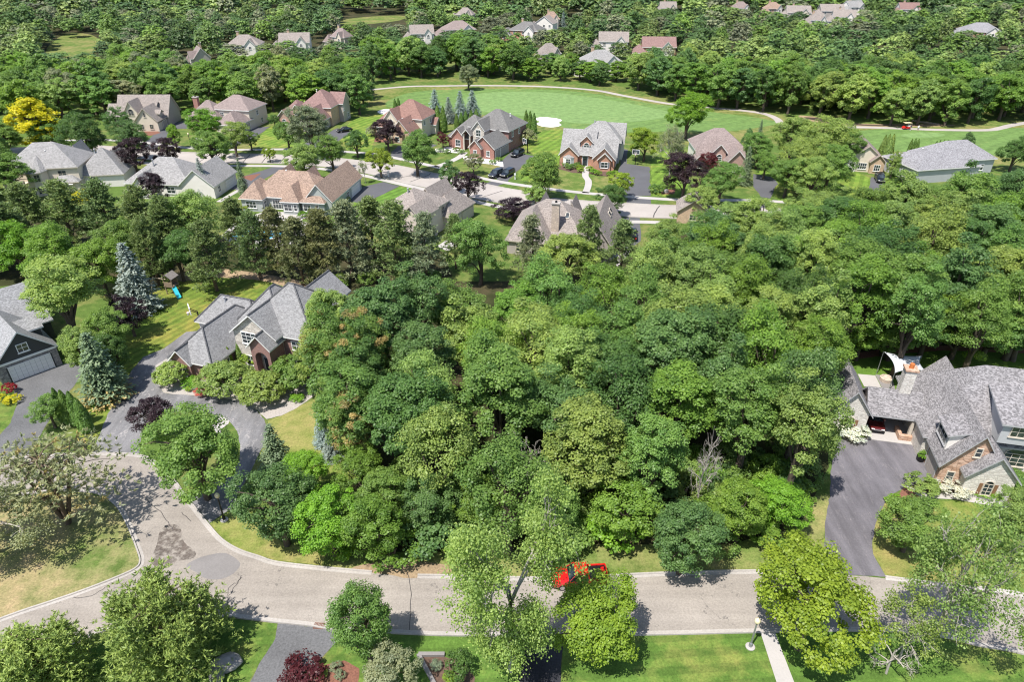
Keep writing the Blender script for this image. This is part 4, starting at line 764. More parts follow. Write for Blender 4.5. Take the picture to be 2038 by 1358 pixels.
# --- houses beyond the fairway: (ridge pixel, width m, kind, roof, wall, rotation, label)
FH = [((485, 68), 16, 'hip', 'weather', 'white', 5, 'white-sided house with tan roof and a taller cross gable among the far trees'),
      ((585, 64), 15, 'gx', 'weather', 'white', 8, 'white house with two white front gables in the trees beyond the meadow houses'),
      ((678, 55), 10, 'hip', 'mauve', 'cream', -30, 'mauve-roofed house half hidden by the big maple beyond the street'),
      ((395, 92), 10, 'gx', 'mauve', 'taupe', -60, 'low mauve roof peeping out of the trees behind the taupe house'),
      ((838, 48), 13, 'gx', 'weather', 'white', 12, 'small white house with plain grey roof beyond the fairway trees'),
      ((912, 40), 18, 'hip', 'mauve', 'pink', 15, 'large mauve-roofed house with steep dormer beyond the fairway trees'),
      ((926, 14), 12, 'hip', 'weather', 'cream', -10, 'cream house with low roof high above the mauve-roofed house'),
      ((1050, 42), 18, 'hip', 'dark', 'orange', -25, 'grey-roofed house with orange brick end beside the twin white gables'),
      ((1088, 30), 12, 'gy', 'weather', 'white', -25, 'white twin-gabled house joined behind the orange brick end'),
      ((1098, 22), 10, 'hip', 'tan', 'cream', 5, 'cream house with brown hipped roof and chimney on the far rise'),
      ((1222, 62), 15, 'gx', 'weather', 'white', -5, 'white-gabled house with broad grey roof beyond the fairway'),
      ((1196, 98), 16, 'hip', 'lightgrey', 'white', 10, 'pale grey roofed house just behind the fairway trees'),
      ((1312, 72), 16, 'gx', 'rose', 'orange', -4, 'rose-roofed house with small white gable behind the fairway trees'),
      ((1092, 85), 10, 'hip', 'weather', 'taupe', 20, 'low roof beside the round copper-leaved tree'),
      ((1590, 10), 16, 'gx', 'weather', 'cream', -8, 'cream-gabled far house near the top of the wooded rise'),
      ((1628, 24), 11, 'hip', 'weather', 'white', 0, 'small hipped far roof between two cream gables'),
      ((1656, 7), 16, 'gx', 'weather', 'taupe', -5, 'long tan far roof above the other roofs'),
      ((1682, 18), 14, 'gx', 'weather', 'white', -15, 'white-gabled far house with grey roof among dark trees'),
      ((1810, 4), 14, 'gx', 'rose', 'white', -5, 'pink-roofed far house near the skyline trees'),
      ((1955, 44), 20, 'hip', 'greyblue', 'orange', -15, 'violet-roofed far house with orange brick beside blown trees'),
      ((1540, 3), 12, 'hip', 'tan', 'pink', 10, 'pinkish far roof at the top of the wooded rise'),
      ((1700, 0), 14, 'gx', 'lightgrey', 'white', 20, 'far white house at the very top of the rise'),
      ((1330, 2), 12, 'gx', 'weather', 'cream', 0, 'far cream roof above the dark belt of trees'),
      ((1475, 2), 12, 'hip', 'mauve', 'white', 5, 'far mauve roof between the pinkish roof and the cream roof')]
CLEAR = []
for (px, py), wd, kd, rf, wl, rot, lab in FH:
    zr = 9.2; gx, gy = G(px, py, zr); wm = SD.get(wl) or BR.get(wl)
    rr = random.Random(px); dp = wd * .72; r_ = R(rot)
    ox = gx - (wd / 2 * math.cos(r_) - dp / 2 * math.sin(r_)); oy = gy - (wd / 2 * math.sin(r_) + dp / 2 * math.cos(r_))
    h = house('distant_house', lab, (ox, oy), rot, SH[rf], wm)
    h.wing(0, wd, 0, dp, 5.2, zr, kd)
    for k in range(3): h.win('f', wd * (.2 + .3 * k), 3.2, 1.3, 1.4); h.win('f', wd * (.2 + .3 * k), .7, 1.3, 1.5)
    if kd != 'gy': h.wing(wd * .55, wd * .9, -1.6, dp * .6, 5.0, 7.9, 'gy', wall=SD['white'] if wl in ('orange', 'pink') else None); h.win('f', wd * .725, 3.3, 1.3, 1.5, arch=True)
    h.wing(-wd * .3, wd * .15, -2.5, dp * .6, 2.9, 6.2, 'hip'); h.win('f', -wd * .08, .8, 1.6, 1.4)
    if rr.random() < .5: h.chimney(wd * .3, dp * .62, 1.1, .9, 4, 10.3, BR['tan'])
    h.done(); CLEAR.append((px - wd * 1.7 * 1.0 if False else px, py, wd, gy))
# ------------------------------------------------------------------ plants
def unit(a): return a / np.maximum(np.linalg.norm(a, axis=-1, keepdims=True), 1e-9)
def leaf_mesh(name, Cn, D, N, ln, wd, tint, alt, m, fold=.22):
    """one small folded leaf per centre"""
    n = len(Cn); D = unit(D - N * np.sum(D * N, 1, keepdims=True)); S = np.cross(N, D)
    ln = np.broadcast_to(np.asarray(ln, float).reshape(-1, 1), (n, 1)); wd = np.broadcast_to(np.asarray(wd, float).reshape(-1, 1), (n, 1))
    V = np.empty((n, 4, 3)); V[:, 0] = Cn - D * ln / 2; V[:, 2] = Cn + D * ln / 2; V[:, 1] = Cn + S * wd / 2 - N * wd * fold; V[:, 3] = Cn - S * wd / 2 - N * wd * fold
    me = bpy.data.meshes.new(name); me.vertices.add(4 * n); me.vertices.foreach_set('co', V.reshape(-1).astype(np.float32))
    me.loops.add(4 * n); me.loops.foreach_set('vertex_index', np.arange(4 * n, dtype=np.int32)); me.polygons.add(n); me.polygons.foreach_set('loop_start', np.arange(0, 4 * n, 4, dtype=np.int32))
    for nm, a in (('tint', tint), ('alt', alt)):
        at = me.attributes.new(nm, 'FLOAT', 'POINT'); at.data.foreach_set('value', np.repeat(a, 4).astype(np.float32))
    me.materials.append(m); me.update(calc_edges=True); return me
def branch_mesh(name, segs, m, n=5):
    mb = MB()
    for pts, rad in segs: mb.tube(pts, rad, m, n, cap=False)
    return mb.mesh(name, True)
def bend(a, b, rng, k=4, amp=.08):
    a, b = np.array(a, float), np.array(b, float); L = np.linalg.norm(b - a); out = []
    off = rng.normal(size=3) * amp * L
    for i in range(k + 1):
        t = i / k; p = a + (b - a) * t + off * math.sin(math.pi * t) * .8 + np.array([0, 0, L * .10 * math.sin(math.pi * t)]); out.append(tuple(p))
    return out
PROTO = {}
def broad(key, seed, Rr=5.0, H=12.0, cb=.28, ncl=170, per=90, leaf=.36, rc=.21, lump=.24, low=-.45, m=None, bark='bark', squash=.62, limbs=20, top=0.0, nr=.36):
    rng = np.random.default_rng(seed); zc = (cb * H + H) / 2; a = (1 - cb) * H / 2
    lob = unit(rng.normal(size=(9, 3))); amp = rng.uniform(.5, 1.0, 9)
    d = unit(rng.normal(size=(ncl * 4, 3)) + np.array([0, 0, .25])); d = d[d[:, 2] > low][:ncl]
    bulge = (np.exp((d @ lob.T - 1) * 5) * amp).max(1)
    rad = (1.0 - lump * .95 + lump * bulge + rng.uniform(-.08, .08, len(d))) * np.where(rng.random(len(d)) < .72, 1, rng.uniform(.35, .85, len(d)))
    sh = 1 - top * np.clip(d[:, 2:3], 0, 1) ** 1.5
    cc = np.stack([d[:, 0] * Rr * rad * sh[:, 0], d[:, 1] * Rr * rad * sh[:, 0], zc + d[:, 2] * a * rad], 1)
    rcs = Rr * rc * rng.uniform(.65, 1.3, len(d)); ct = rng.random(len(d)); ca = rng.random(len(d))
    idx = np.repeat(np.arange(len(d)), per); o = unit(rng.normal(size=(len(idx), 3))) * (rng.random((len(idx), 1)) ** .42)
    out = unit(cc - np.array([0, 0, zc - a * .3]))
    keep = (np.sum(o * unit(out[idx] + np.array([0, 0, .6])), 1) > -.35); idx = idx[keep]; o = o[keep]
    P = cc[idx] + o * rcs[idx, None] * np.array([1, 1, squash]); P[:, 2] = np.maximum(P[:, 2], .08)
    N = unit(.55 * unit(o) + np.array([0, 0, .55]) + .2 * out[idx] + nr * rng.normal(size=o.shape))
    D = rng.normal(size=o.shape); s = leaf * rng.uniform(.7, 1.25, len(idx))
    tint = np.clip(.5 * ct[idx] + .5 * rng.random(len(idx)), 0, 1)
    me = leaf_mesh(key + '_crown', P, D, N, s, s * .78, tint, ca[idx], m or M['leaf'])
    tr = H * .026 + .04; segs = []; fork = cb * H * .8
    segs.append((bend((0, 0, -.1), (rng.normal() * .15, rng.normal() * .15, zc), rng, 5, .02), [tr * 1.25, tr, tr * .85, tr * .7, tr * .5, tr * .3]))
    for i in rng.choice(len(cc), min(limbs, len(cc)), replace=False):
        z0 = min(fork + rng.random() * (zc - fork), max(.1, cc[i, 2] - .3)); segs.append((bend((0, 0, z0), cc[i], rng), [tr * .5, tr * .38, tr * .28, tr * .18, tr * .08]))
    PROTO.setdefault(key.split('-')[0], []).append(dict(c=me, t=branch_mesh(key + '_trunk', segs, M[bark]), R=Rr * .98, H=H, zf=zc / H))
def spruce(key, seed, Rr=3.0, H=12.0, whorls=26, leaf=.34, droop=.25, base=.06, dens=1.0):
    rng = np.random.default_rng(seed); P = []; D = []; N = []; T = []; segs = [([(0, 0, -.1), (0, 0, H * .5), (0, 0, H * .98)], [H * .02, H * .013, .02])]
    for k in range(whorls):
        t = base + (1 - base) * (k / whorls) ** 1.02; z0 = t * H; r = Rr * (1 - t) ** .82 + .15; nb = max(4, int(11 * (1 - t) + 5))
        for b in range(nb):
            an = 2 * math.pi * (b / nb) + rng.uniform(-.3, .3) + k * 1.3; rr = r * rng.uniform(.72, 1.12); dirn = np.array([math.cos(an), math.sin(an), 0]); steps = max(3, int(rr / .26 * dens)); bt = rng.random()
            for q in range(steps):
                f = (q + .6) / steps; wdt = .12 + .42 * rr * .22 * math.sin(math.pi * min(1, f * .85 + .12))
                for w_ in range(4):
                    p = dirn * rr * f + np.array([0, 0, z0 - droop * rr * f * f + .12 * rr * max(0, f - .8) * 2]) + rng.normal(size=3) * np.array([wdt, wdt, .07]); P.append(p)
                    D.append(dirn + rng.normal(size=3) * .5); N.append(np.array([0, 0, 1.]) + dirn * .5 + rng.normal(size=3) * .35); T.append(.25 + .55 * f * bt + .25 * rng.random())
    P = np.array(P); P[:, 2] = np.maximum(P[:, 2], .06); n = len(P); s = leaf * rng.uniform(.7, 1.3, n)
    me = leaf_mesh(key + '_crown', P, np.array(D), unit(np.array(N)), s * 1.25, s * .55, np.clip(np.array(T), 0, 1), np.clip(1 - P[:, 2] / H + rng.uniform(-.12, .12, n), 0, 1), M['needle'])
    PROTO.setdefault(key.split('-')[0], []).append(dict(c=me, t=branch_mesh(key + '_trunk', segs, M['brown_bark']), R=Rr * .95, H=H, zf=.42))
def pine(key, seed, Rr=3.6, H=14.0, cb=.16, ncl=120, tufts=12, per=9, needle=.5, conic=.55, heads=1, spread=0.0, bark='brown_bark', fill=.55):
    rng = np.random.default_rng(seed); cc = []; lead = [(0, 0, 1.0)]
    if heads > 1: lead = [(spread * Rr * math.cos(6.28 * k / heads + .4) * rng.uniform(.6, 1.1), spread * Rr * math.sin(6.28 * k / heads + .4) * rng.uniform(.6, 1.1), rng.uniform(.78, 1.0)) for k in range(heads)] + [(0, 0, 1.0)]
    for i in range(ncl):
        lx, ly, lh = lead[rng.integers(len(lead))]; t = rng.random() ** .8; z = H * lh * (cb + (1 - cb) * t); r = Rr * (1 - spread * .8) * ((1 - t) ** conic) * rng.uniform(fill, 1.08) + .1; an = rng.uniform(0, 6.28)
        cc.append((lx + r * math.cos(an), ly + r * math.sin(an), z + rng.normal() * .2))
    cc = np.array(cc); ct = rng.random(len(cc)); ca = rng.random(len(cc)); axis = np.zeros_like(cc); axis[:, 2] = cc[:, 2] * .75; out = unit(cc - axis)
    it = np.repeat(np.arange(len(cc)), tufts); tp = cc[it] + rng.normal(size=(len(it), 3)) * Rr * .12 * np.array([1, 1, .5]); td = unit(out[it] + np.array([0, 0, .8]) + rng.normal(size=tp.shape) * .5)
    ip = np.repeat(np.arange(len(tp)), per); dd = unit(td[ip] + rng.normal(size=(len(ip), 3)) * .62); ln = needle * rng.uniform(.6, 1.2, len(ip)); P = tp[ip] + dd * ln[:, None] * .5; P[:, 2] = np.maximum(P[:, 2], .08)
    N = unit(np.cross(dd, rng.normal(size=dd.shape)) + np.array([0, 0, .5])); tint = np.clip(.45 * ct[it][ip] + .55 * rng.random(len(ip)), 0, 1)
    me = leaf_mesh(key + '_crown', P, dd, N, ln, ln * .26, tint, ca[it][ip], M['needle'], .1)
    tr = H * .02 + .03; segs = []
    for lx, ly, lh in lead: segs.append((bend((0, 0, -.1), (lx, ly, H * lh * .97), rng, 5, .02), [tr, tr * .85, tr * .7, tr * .5, tr * .3, .02]))
    for i in rng.choice(len(cc), min(40, len(cc)), replace=False): segs.append((bend((cc[i, 0] * .05, cc[i, 1] * .05, max(.2, cc[i, 2] - .4)), cc[i], rng), [tr * .35, tr * .28, tr * .2, tr * .14, tr * .06]))
    PROTO.setdefault(key.split('-')[0], []).append(dict(c=me, t=branch_mesh(key + '_trunk', segs, M[bark]), R=Rr, H=H, zf=(cb + 1) / 2 - .05))
def column(key, seed, Rr=.8, H=5.0, n=2600, leaf=.2):
    rng = np.random.default_rng(seed); t = rng.random(n) ** .9; an = rng.uniform(0, 6.28, n); prof = np.minimum(1, (t + .05) * 6) * (1 - t ** 2.2) ** .8; rr = Rr * prof * (1 - .18 * rng.random(n)) * (1 + .12 * np.sin(3 * an + 9 * t)) + .03
    P = np.stack([rr * np.cos(an), rr * np.sin(an), t * H + .05], 1); out = np.stack([np.cos(an), np.sin(an), np.full(n, .35)], 1); N = unit(out + rng.normal(size=P.shape) * .5); D = np.tile([0, 0, 1.], (n, 1)) + rng.normal(size=P.shape) * .3
    s = leaf * rng.uniform(.7, 1.3, n); me = leaf_mesh(key + '_crown', P, D, N, s * 1.5, s * .7, rng.random(n), rng.random(n), M['leaf'])
    PROTO.setdefault(key.split('-')[0], []).append(dict(c=me, t=branch_mesh(key + '_trunk', [([(0, 0, -.05), (0, 0, H * .5), (0, 0, H * .9)], [.09, .06, .02])], M['brown_bark']), R=Rr, H=H, zf=.5))
def opentree(key, seed, Rr=5.5, H=18.0, per=34, leaf=.34, cl=.62, levels=4, bare=.12, bark='pale_bark', leafy=True, first=.3, kids=4):
    rng = np.random.default_rng(seed); segs = []; tips = []
    def grow(p, d, L, r, lev):
        q = p + d * L; segs.append((bend(p, q, rng, 3, .07), [r, r * .85, r * .72, r * .6]))
        if lev == 0: tips.append((q, r)); return
        for k in range(kids if lev < levels else kids + 1):
            if lev < levels and rng.random() < .12: continue
            f = rng.uniform(.45, 1.0); dd = unit(d * .75 + rng.normal(size=3) * np.array([.75, .75, .5]) + np.array([0, 0, .12])); grow(p + (q - p) * f, dd, L * rng.uniform(.52, .82), r * .58, lev - 1)
    grow(np.array([0, 0, -.1]), np.array([0.03, 0.02, 1.0]), H * first, H * .016, levels)
    tp = np.array([t[0] for t in tips]); ex = np.array([tp[:, 0], tp[:, 1]]); mx = max(1e-3, np.percentile(np.hypot(tp[:, 0], tp[:, 1]), 94)); hz = tp[:, 2].max(); sx, sz = Rr / mx, H * .97 / hz; sc = np.array([sx, sx, sz])
    segs = [([tuple(np.array(p) * sc) for p in pts], rad) for pts, rad in segs]; tp = tp * sc
    if leafy:
        live = tp[rng.random(len(tp)) > bare]; idx = np.repeat(np.arange(len(live)), per); ct = rng.random(len(live)); o = rng.normal(size=(len(idx), 3)) * cl * np.array([.6, .6, .42]); P = live[idx] + o
        N = unit(.4 * unit(o) + np.array([0, 0, .7]) + rng.normal(size=o.shape) * .5); s = leaf * rng.uniform(.7, 1.25, len(idx))
    else: P = np.array([[0, 0, 0.2]]); N = np.array([[0, 0, 1.]]); s = np.array([.01]); ct = np.array([.5]); idx = np.array([0])
    me = leaf_mesh(key + '_crown', P, rng.normal(size=P.shape), N, s, s * .75, np.clip(.4 * ct[idx] + .6 * rng.random(len(idx)), 0, 1), rng.random(len(idx)), M['leaf']) if leafy else None
    PROTO.setdefault(key.split('-')[0], []).append(dict(c=me, t=branch_mesh(key + '_trunk', segs, M[bark], 4), R=Rr, H=H, zf=.62))

for k in range(4): broad(f'broad-{k}', 10 + k, 5.0, 12.0, .13, 135, 200, .235, .19, .42 + .03 * k, -.85)
for k, (cb_, nc_, lf_, rc_, lu_, tp_) in enumerate(((.20, 150, .25, .185, .48, 0), (.14, 120, .22, .21, .58, .2), (.24, 170, .25, .165, .40, 0), (.12, 110, .27, .22, .55, .38), (.22, 140, .23, .18, .62, .1), (.18, 95, .25, .24, .50, 0))): broad(f'wood-{k}', 30 + k, 5.0, 15.0, cb_, nc_, 190, lf_, rc_, lu_, -.6, limbs=24, top=tp_)
for k in range(3): broad(f'belt-{k}', 40 + k, 5.0, 13.0, .05, 120, 110, .40, .2, .46, -.9, limbs=12, nr=.28)
for k in range(3): broad(f'small-{k}', 50 + k, 2.8, 6.5, .16, 95, 120, .18, .2, .36, -.85, limbs=14)
for k in range(2): broad(f'pyramid-{k}', 60 + k, 2.6, 8.0, .12, 120, 110, .19, .21, .28, -.9, limbs=14, top=.55)
for k in range(3): broad(f'shrub-{k}', 70 + k, 1.3, 1.6, .0, 60, 52, .14, .24, .15, -.2, limbs=8)
for k in range(2): broad(f'mound-{k}', 80 + k, 2.2, 2.6, .04, 150, 76, .18, .17, .12, -.3, limbs=10)
for k in range(3): broad(f'lowpoly-{k}', 90 + k, 5.0, 13.0, .08, 84, 15, .92, .24, .42, -.6, limbs=3, nr=.16); broad(f'fartree-{k}', 95 + k, 5.0, 13.0, .1, 46, 9, 1.55, .27, .4, -.5, limbs=3, nr=.14)
for k in range(2): spruce(f'spruce-{k}', 100 + k)
for k in range(3): pine(f'pine-{k}', 110 + k, ncl=165, fill=.35 + .1 * k)
pine('cedar-0', 121, 5.0, 9.0, .03, 420, 12, 8, .42, 1.15, 5, .58, fill=.5); pine('sparsepine-0', 131, 6.2, 10.0, .3, 120, 8, 8, .5, .35, 4, .4, fill=.15)
for k in range(2): column(f'column-{k}', 140 + k)
opentree('open-0', 151, 6.0, 20.0, 150, .235, .95, bare=.1); opentree('open-1', 157, 5.5, 17.0, 85, .23, .75, bare=.28); opentree('open-2', 161, 3.0, 10.0, 55, .2, .55, kids=3, bare=.2)
opentree('bare-0', 171, 3.5, 10.0, leafy=False); opentree('bare-1', 175, 2.2, 8.0, leafy=False)
opentree('thin-0', 181, 1.6, 5.5, 16, .24, .4, levels=3)

_rr = random.Random(5); COUNT = {}
def plant_at(kind, x, y, r, H, col, name, label, cat, group=None, alpha=1.0, jit=.14, rot=None, pick=None):
    pr = PROTO[kind]; p = pr[_rr.randrange(len(pr)) if pick is None else pick]
    t = thing(name, label, cat, (x, y, 0), _rr.uniform(0, 6.28) if rot is None else rot, group, (r / p['R'], r / p['R'] * _rr.uniform(.92, 1.08), H / p['H']))
    c = LC[col]; j = 1 + _rr.uniform(-jit, jit); k = 1 + _rr.uniform(-jit, jit) * .5
    part('trunk', p['t'], t)
    if p['c']: part('crown', p['c'], t, color=(c[0] * j * k, c[1] * j, c[2] * j / k, alpha))
    COUNT[cat] = COUNT.get(cat, 0) + 1; PLACED.append((x, y, r)); return t
PLACED = []
def plant(kind, cx, cy_, wpx, H, col, name, label, cat='tree', group=None, **k):
    zf = PROTO[kind][0]['zf']; x, y = G(cx, cy_, zf * H); r = wpx / 2 / F * PX(x, y, zf * H)[2]
    if kind in ('broad', 'small') and cat == 'tree' and name != 'weeping_plum':
        wpx *= 1.12; H = max(H, r * 2.5); x, y = G(cx, cy_, zf * H); r = wpx / 2 / F * PX(x, y, zf * H)[2]
    return plant_at(kind, x, y, r, H, col, name, label, cat, group, **k)
B, SM, PY, SPR, PIN, COL, SHR, MND = 'broad', 'small', 'pyramid', 'spruce', 'pine', 'column', 'shrub', 'mound'
mt, st = 'maple_tree', 'street_tree'
# --- trees along the far street and in its front yards
for a in [
    (PY, 66, 244, 100, 16, 'ye', 'golden_tree', 'tall golden yellow tree at the end of the far street'),
    (B, 100, 262, 70, 11, 'mg', 'green_tree', 'green tree pressed against the golden yellow tree'),
    (B, 158, 268, 86, 8.5, 'dg', st, 'broad dark green maple beside the golden yellow tree'),
    (SM, 233, 243, 52, 7, 'dg', st, 'dark green tree in front of the arched dormer of the taupe house'),
    (B, 256, 274, 68, 8, 'bg', st, 'blue-green tree rising behind the larger purple plum by the street'),
    (SM, 262, 304, 62, 6.8, 'pu', 'purple_plum', 'larger purple plum standing against the blue-green tree'),
    (SM, 331, 298, 54, 6.2, 'pu', 'purple_plum', 'smaller purple plum standing alone on the street verge'),
    (PY, 345, 268, 28, 7, 'br', 'young_tree', 'slender light green young tree beside the sloping drive'),
    (B, 407, 248, 68, 8.5, 'br', st, 'bright green round tree hiding the mauve-roofed house front'),
    (B, 418, 288, 68, 8, 'mg', st, 'mid green street tree below the bright green round tree'),
    (B, 464, 270, 58, 7.5, 'lg', st, 'yellowish street tree in front of the mauve-roofed house garage'),
    (SM, 497, 276, 32, 5, 'mg', 'small_tree', 'small green tree next to the yellowish street tree'),
    (SM, 545, 238, 22, 4, 'dg', 'small_tree', 'small clipped dark tree at the corner of the rose-roofed house'),
    (B, 617, 250, 84, 9, 'gr', st, 'grey-leaved maple hiding the front of the rose-roofed house'),
    (SM, 571, 265, 48, 6.5, 'mg', st, 'dark green tree between the grey-leaved maple and the striped lawn'),
    (B, 658, 297, 62, 7.5, 'mg', st, 'round green street tree by the drive with the black sedan'),
    (B, 600, 316, 72, 8, 'lg', st, 'light green round maple behind the tan-roofed house'),
    (SM, 535, 304, 26, 4.2, 'yg', 'young_tree', 'small yellow-green lollipop tree on the street verge'),
    (SM, 708, 281, 44, 6.3, 'dg', st, 'compact dark green tree next to the black sedan drive'),
    (B, 770, 262, 54, 8.5, 'pu', 'purple_plum', 'purple plum in front of the tall arched window'),
    (SM, 756, 316, 52, 6.5, 'yg', 'yellow_green_tree', 'yellow-green tree on the verge below the red-roofed house'),
    (B, 828, 297, 74, 8, 'mg', st, 'spreading green tree in front of the red-roofed house garage'),
    (SM, 881, 276, 26, 3.5, 'rp', 'plum_shrub', 'small plum-coloured tree at the corner of the dark-roofed brick house'),
    (PY, 893, 346, 44, 8.5, 'bg', st, 'dark pyramidal pear tree beside the purple plum on the verge'),
    (SM, 931, 366, 54, 7.5, 'pu', 'purple_plum', 'purple plum next to the dark pyramidal pear tree'),
    (SM, 942, 322, 36, 5, 'gr', 'small_tree', 'thin grey-green tree in front of the brick garage gable'),
    (B, 1077, 343, 80, 8.5, 'mg', st, 'broad green tree between the parked cars and the orange brick house'),
    (SM, 1066, 384, 40, 4, 'lg', 'small_tree', 'light green tree on the verge behind the skylight house'),
    (SM, 1022, 414, 84, 4.5, 'pu', 'weeping_plum', 'low spreading brown-purple tree against the skylight house', ),
    (B, 1214, 392, 62, 8, 'dg', st, 'dark green street tree behind the chimney house roof'),
    (SM, 1237, 364, 48, 5.5, 'yg', 'yellow_green_tree', 'bright yellow-green tree beside the orange brick house drive'),
    (B, 1285, 280, 58, 8.5, 'yg', 'yellow_green_tree', 'round yellow-green tree on the lawn behind the basketball hoop'),
    (B, 1372, 220, 78, 13, 'br', 'fairway_tree', 'big bright green tree alone on the edge of the fairway'),
    ('open', 1340, 288, 66, 13, 'gr', 'loose_tree', 'tall loose grey-green tree left of the plum-coloured house roof', ),
    (B, 1365, 340, 80, 8.5, 'pu', 'black_plum', 'large round black-purple plum on the front lawn'),
    (SM, 1412, 318, 36, 5.5, 'rp', 'red_maple', 'small red-leaved tree in front of the plum tree house'),
    (B, 1437, 358, 74, 8, 'mg', st, 'dense green maple in front of the plum tree house garage'),
    (SM, 1400, 396, 62, 6, 'lg', st, 'light green bushy tree on the verge below the black-purple plum'),
    (SM, 1525, 324, 46, 7, 'mg', 'round_tree', 'neat round tree at the head of the forked drive'),
    (B, 1512, 292, 62, 9, 'mg', 'yard_tree', 'mid green tree behind the neat round tree'),
    (PY, 1489, 284, 28, 9, 'bg', 'yard_conifer', 'dark pointed evergreen at the corner of the plum tree house'),
    (B, 932, 148, 40, 10, 'gr', 'fairway_tree', 'pale grey-green tree alone beside the cart path'),
    ('thin', 724, 335, 20, 6, 'gr', 'young_tree', 'thin sapling with a pale crown on the street verge'),
    (SM, 1780, 325, 26, 7, 'lg', 'yard_tree', 'light feathery tree against the small tan house'),
    (PY, 1925, 288, 28, 8, 'bg', 'yard_tree', 'dark leaning tree behind the long grey roof'),
    (B, 2025, 300, 60, 9, 'dg', 'yard_tree', 'dark tree beyond the long grey roof beside the fairway')]:
    plant(*a, alpha=1.0)
for px, py, w_, H in ((1580, 268, 84, 11), (1640, 280, 100, 12), (1690, 285, 70, 10), (1600, 320, 92, 11), (1655, 322, 86, 10), (1570, 345, 70, 9), (1620, 350, 84, 9)):
    plant(B, px, py, w_, H, 'mg' if (px // 10) % 2 else 'lg', 'grove_tree', 'green tree in the clump between the forked drive and the small tan house', 'tree', 'clump beside the small tan house')
for px, py, w_, H, lb in ((866, 214, 40, 10, 'tallest'), (893, 222, 32, 8, 'slimmest'), (916, 215, 37, 9.5, 'second-tallest'), (940, 214, 43, 9.5, 'broadest')):
    plant(SPR, px, py, w_, H, 'bl', 'blue_spruce', f'{lb} of four blue spruces behind the dark-roofed brick house', 'spruce', 'blue spruces on the fairway edge')
for px, py, w_, H, lb, c in ((1513, 262, 16, 6, 'small dark spruce on the fairway behind the plum tree house', 'sp'), (1486, 335, 34, 9.5, 'loose grey-green spruce between the dense maple and the forked drive', 'sp'), (402, 358, 34, 9, 'dark blue spruce against the low grey roof', 'bl'), (480, 356, 26, 8.5, 'thin ragged spruce by the drive of the tan-roofed house', 'sp'),
                         (265, 562, 92, 12, 'big blue spruce beside the wooden playset', 'bl'), (196, 738, 104, 10, 'spruce with brown lower boughs beside the charcoal-sided garage', 'sp'), (545, 898, 70, 6.5, 'dense spruce at the lower end of the loop drive', 'sp'), (640, 858, 42, 5, 'young silvery spruce on the dry lawn', 'bl'), (656, 893, 44, 3.6, 'low blue spruce below the silvery spruce', 'bl'),
                         (1121, 40, 14, 9, 'pale blue spruce beside the far cream house', 'bl'), (1178, 65, 24, 14, 'tall dark spruce before the far white-gabled house', 'dg'), (885, 48, 14, 12, 'dark narrow spruce beside the large far mauve roof', 'dg')):
    plant(SPR, px, py, w_, H, c, 'spruce_tree', lb, 'spruce', alpha=.9 if px == 196 else 1.0)
# --- columns of arborvitae
def cols(pts, H, c, lb, grp):
    for px, py, w_ in pts: plant(COL, px, py, w_, H, c, 'arborvitae', lb, 'arborvitae', grp)
cols([(871, 236, 16), (882, 238, 16)], 7.5, 'mg', 'tall bright arborvitae of the pair below the blue spruces', 'arborvitae pair')
cols([(909, 243, 12), (918, 240, 12), (927, 238, 13), (938, 236, 13), (948, 233, 12)], 5, 'mg', 'arborvitae in the short row behind the dark-roofed brick house', 'arborvitae row by the spruces')
cols([(1047, 240, 12), (1055, 242, 13), (1063, 246, 12)], 6, 'mg', 'arborvitae in the clump beside the white bunker', 'arborvitae by the bunker')
cols([(786, 209, 9), (793, 207, 9)], 4, 'mg', 'arborvitae peeping over the red roof', 'arborvitae behind the red roof')
cols([(1758, 292, 14), (1766, 290, 14), (1774, 290, 14), (1768, 300, 16)], 6, 'lg', 'arborvitae in the clump behind the small tan house', 'arborvitae behind the small tan house')
cols([(1811, 296, 10), (1818, 295, 10), (1824, 296, 10)], 5, 'mg', 'arborvitae in the trio on the fairway edge', 'arborvitae trio'); cols([(1860, 298, 9), (1867, 296, 9), (1875, 295, 9), (1882, 296, 9)], 4.5, 'mg', 'arborvitae in the row behind the long grey roof', 'arborvitae behind the long grey roof')
cols([(1783, 330, 16)], 5, 'mg', 'single arborvitae at the end wall of the long grey house', None)
cols([(446, 712, 15), (457, 714, 13)], 3.6, 'yg', 'slim arborvitae of the pair against the brick front', 'arborvitae pair on the brick front'); cols([(478, 704, 19)], 4.3, 'mg', 'single slim arborvitae beside the bright shrub', None)
cols([(118, 808, 24), (132, 812, 25), (148, 815, 26), (163, 828, 27)], 5.0, 'mg', 'arborvitae in the dense screen beside the grey drive', 'arborvitae screen'); cols([(187, 800, 14)], 1.6, 'br', 'tiny arborvitae alone on the lawn strip', None)
cols([(62, 398, 14), (70, 396, 14), (190, 378, 12), (200, 380, 12)], 3.5, 'mg', 'arborvitae against the back of the bay-windowed house', 'arborvitae by the bay-windowed house')
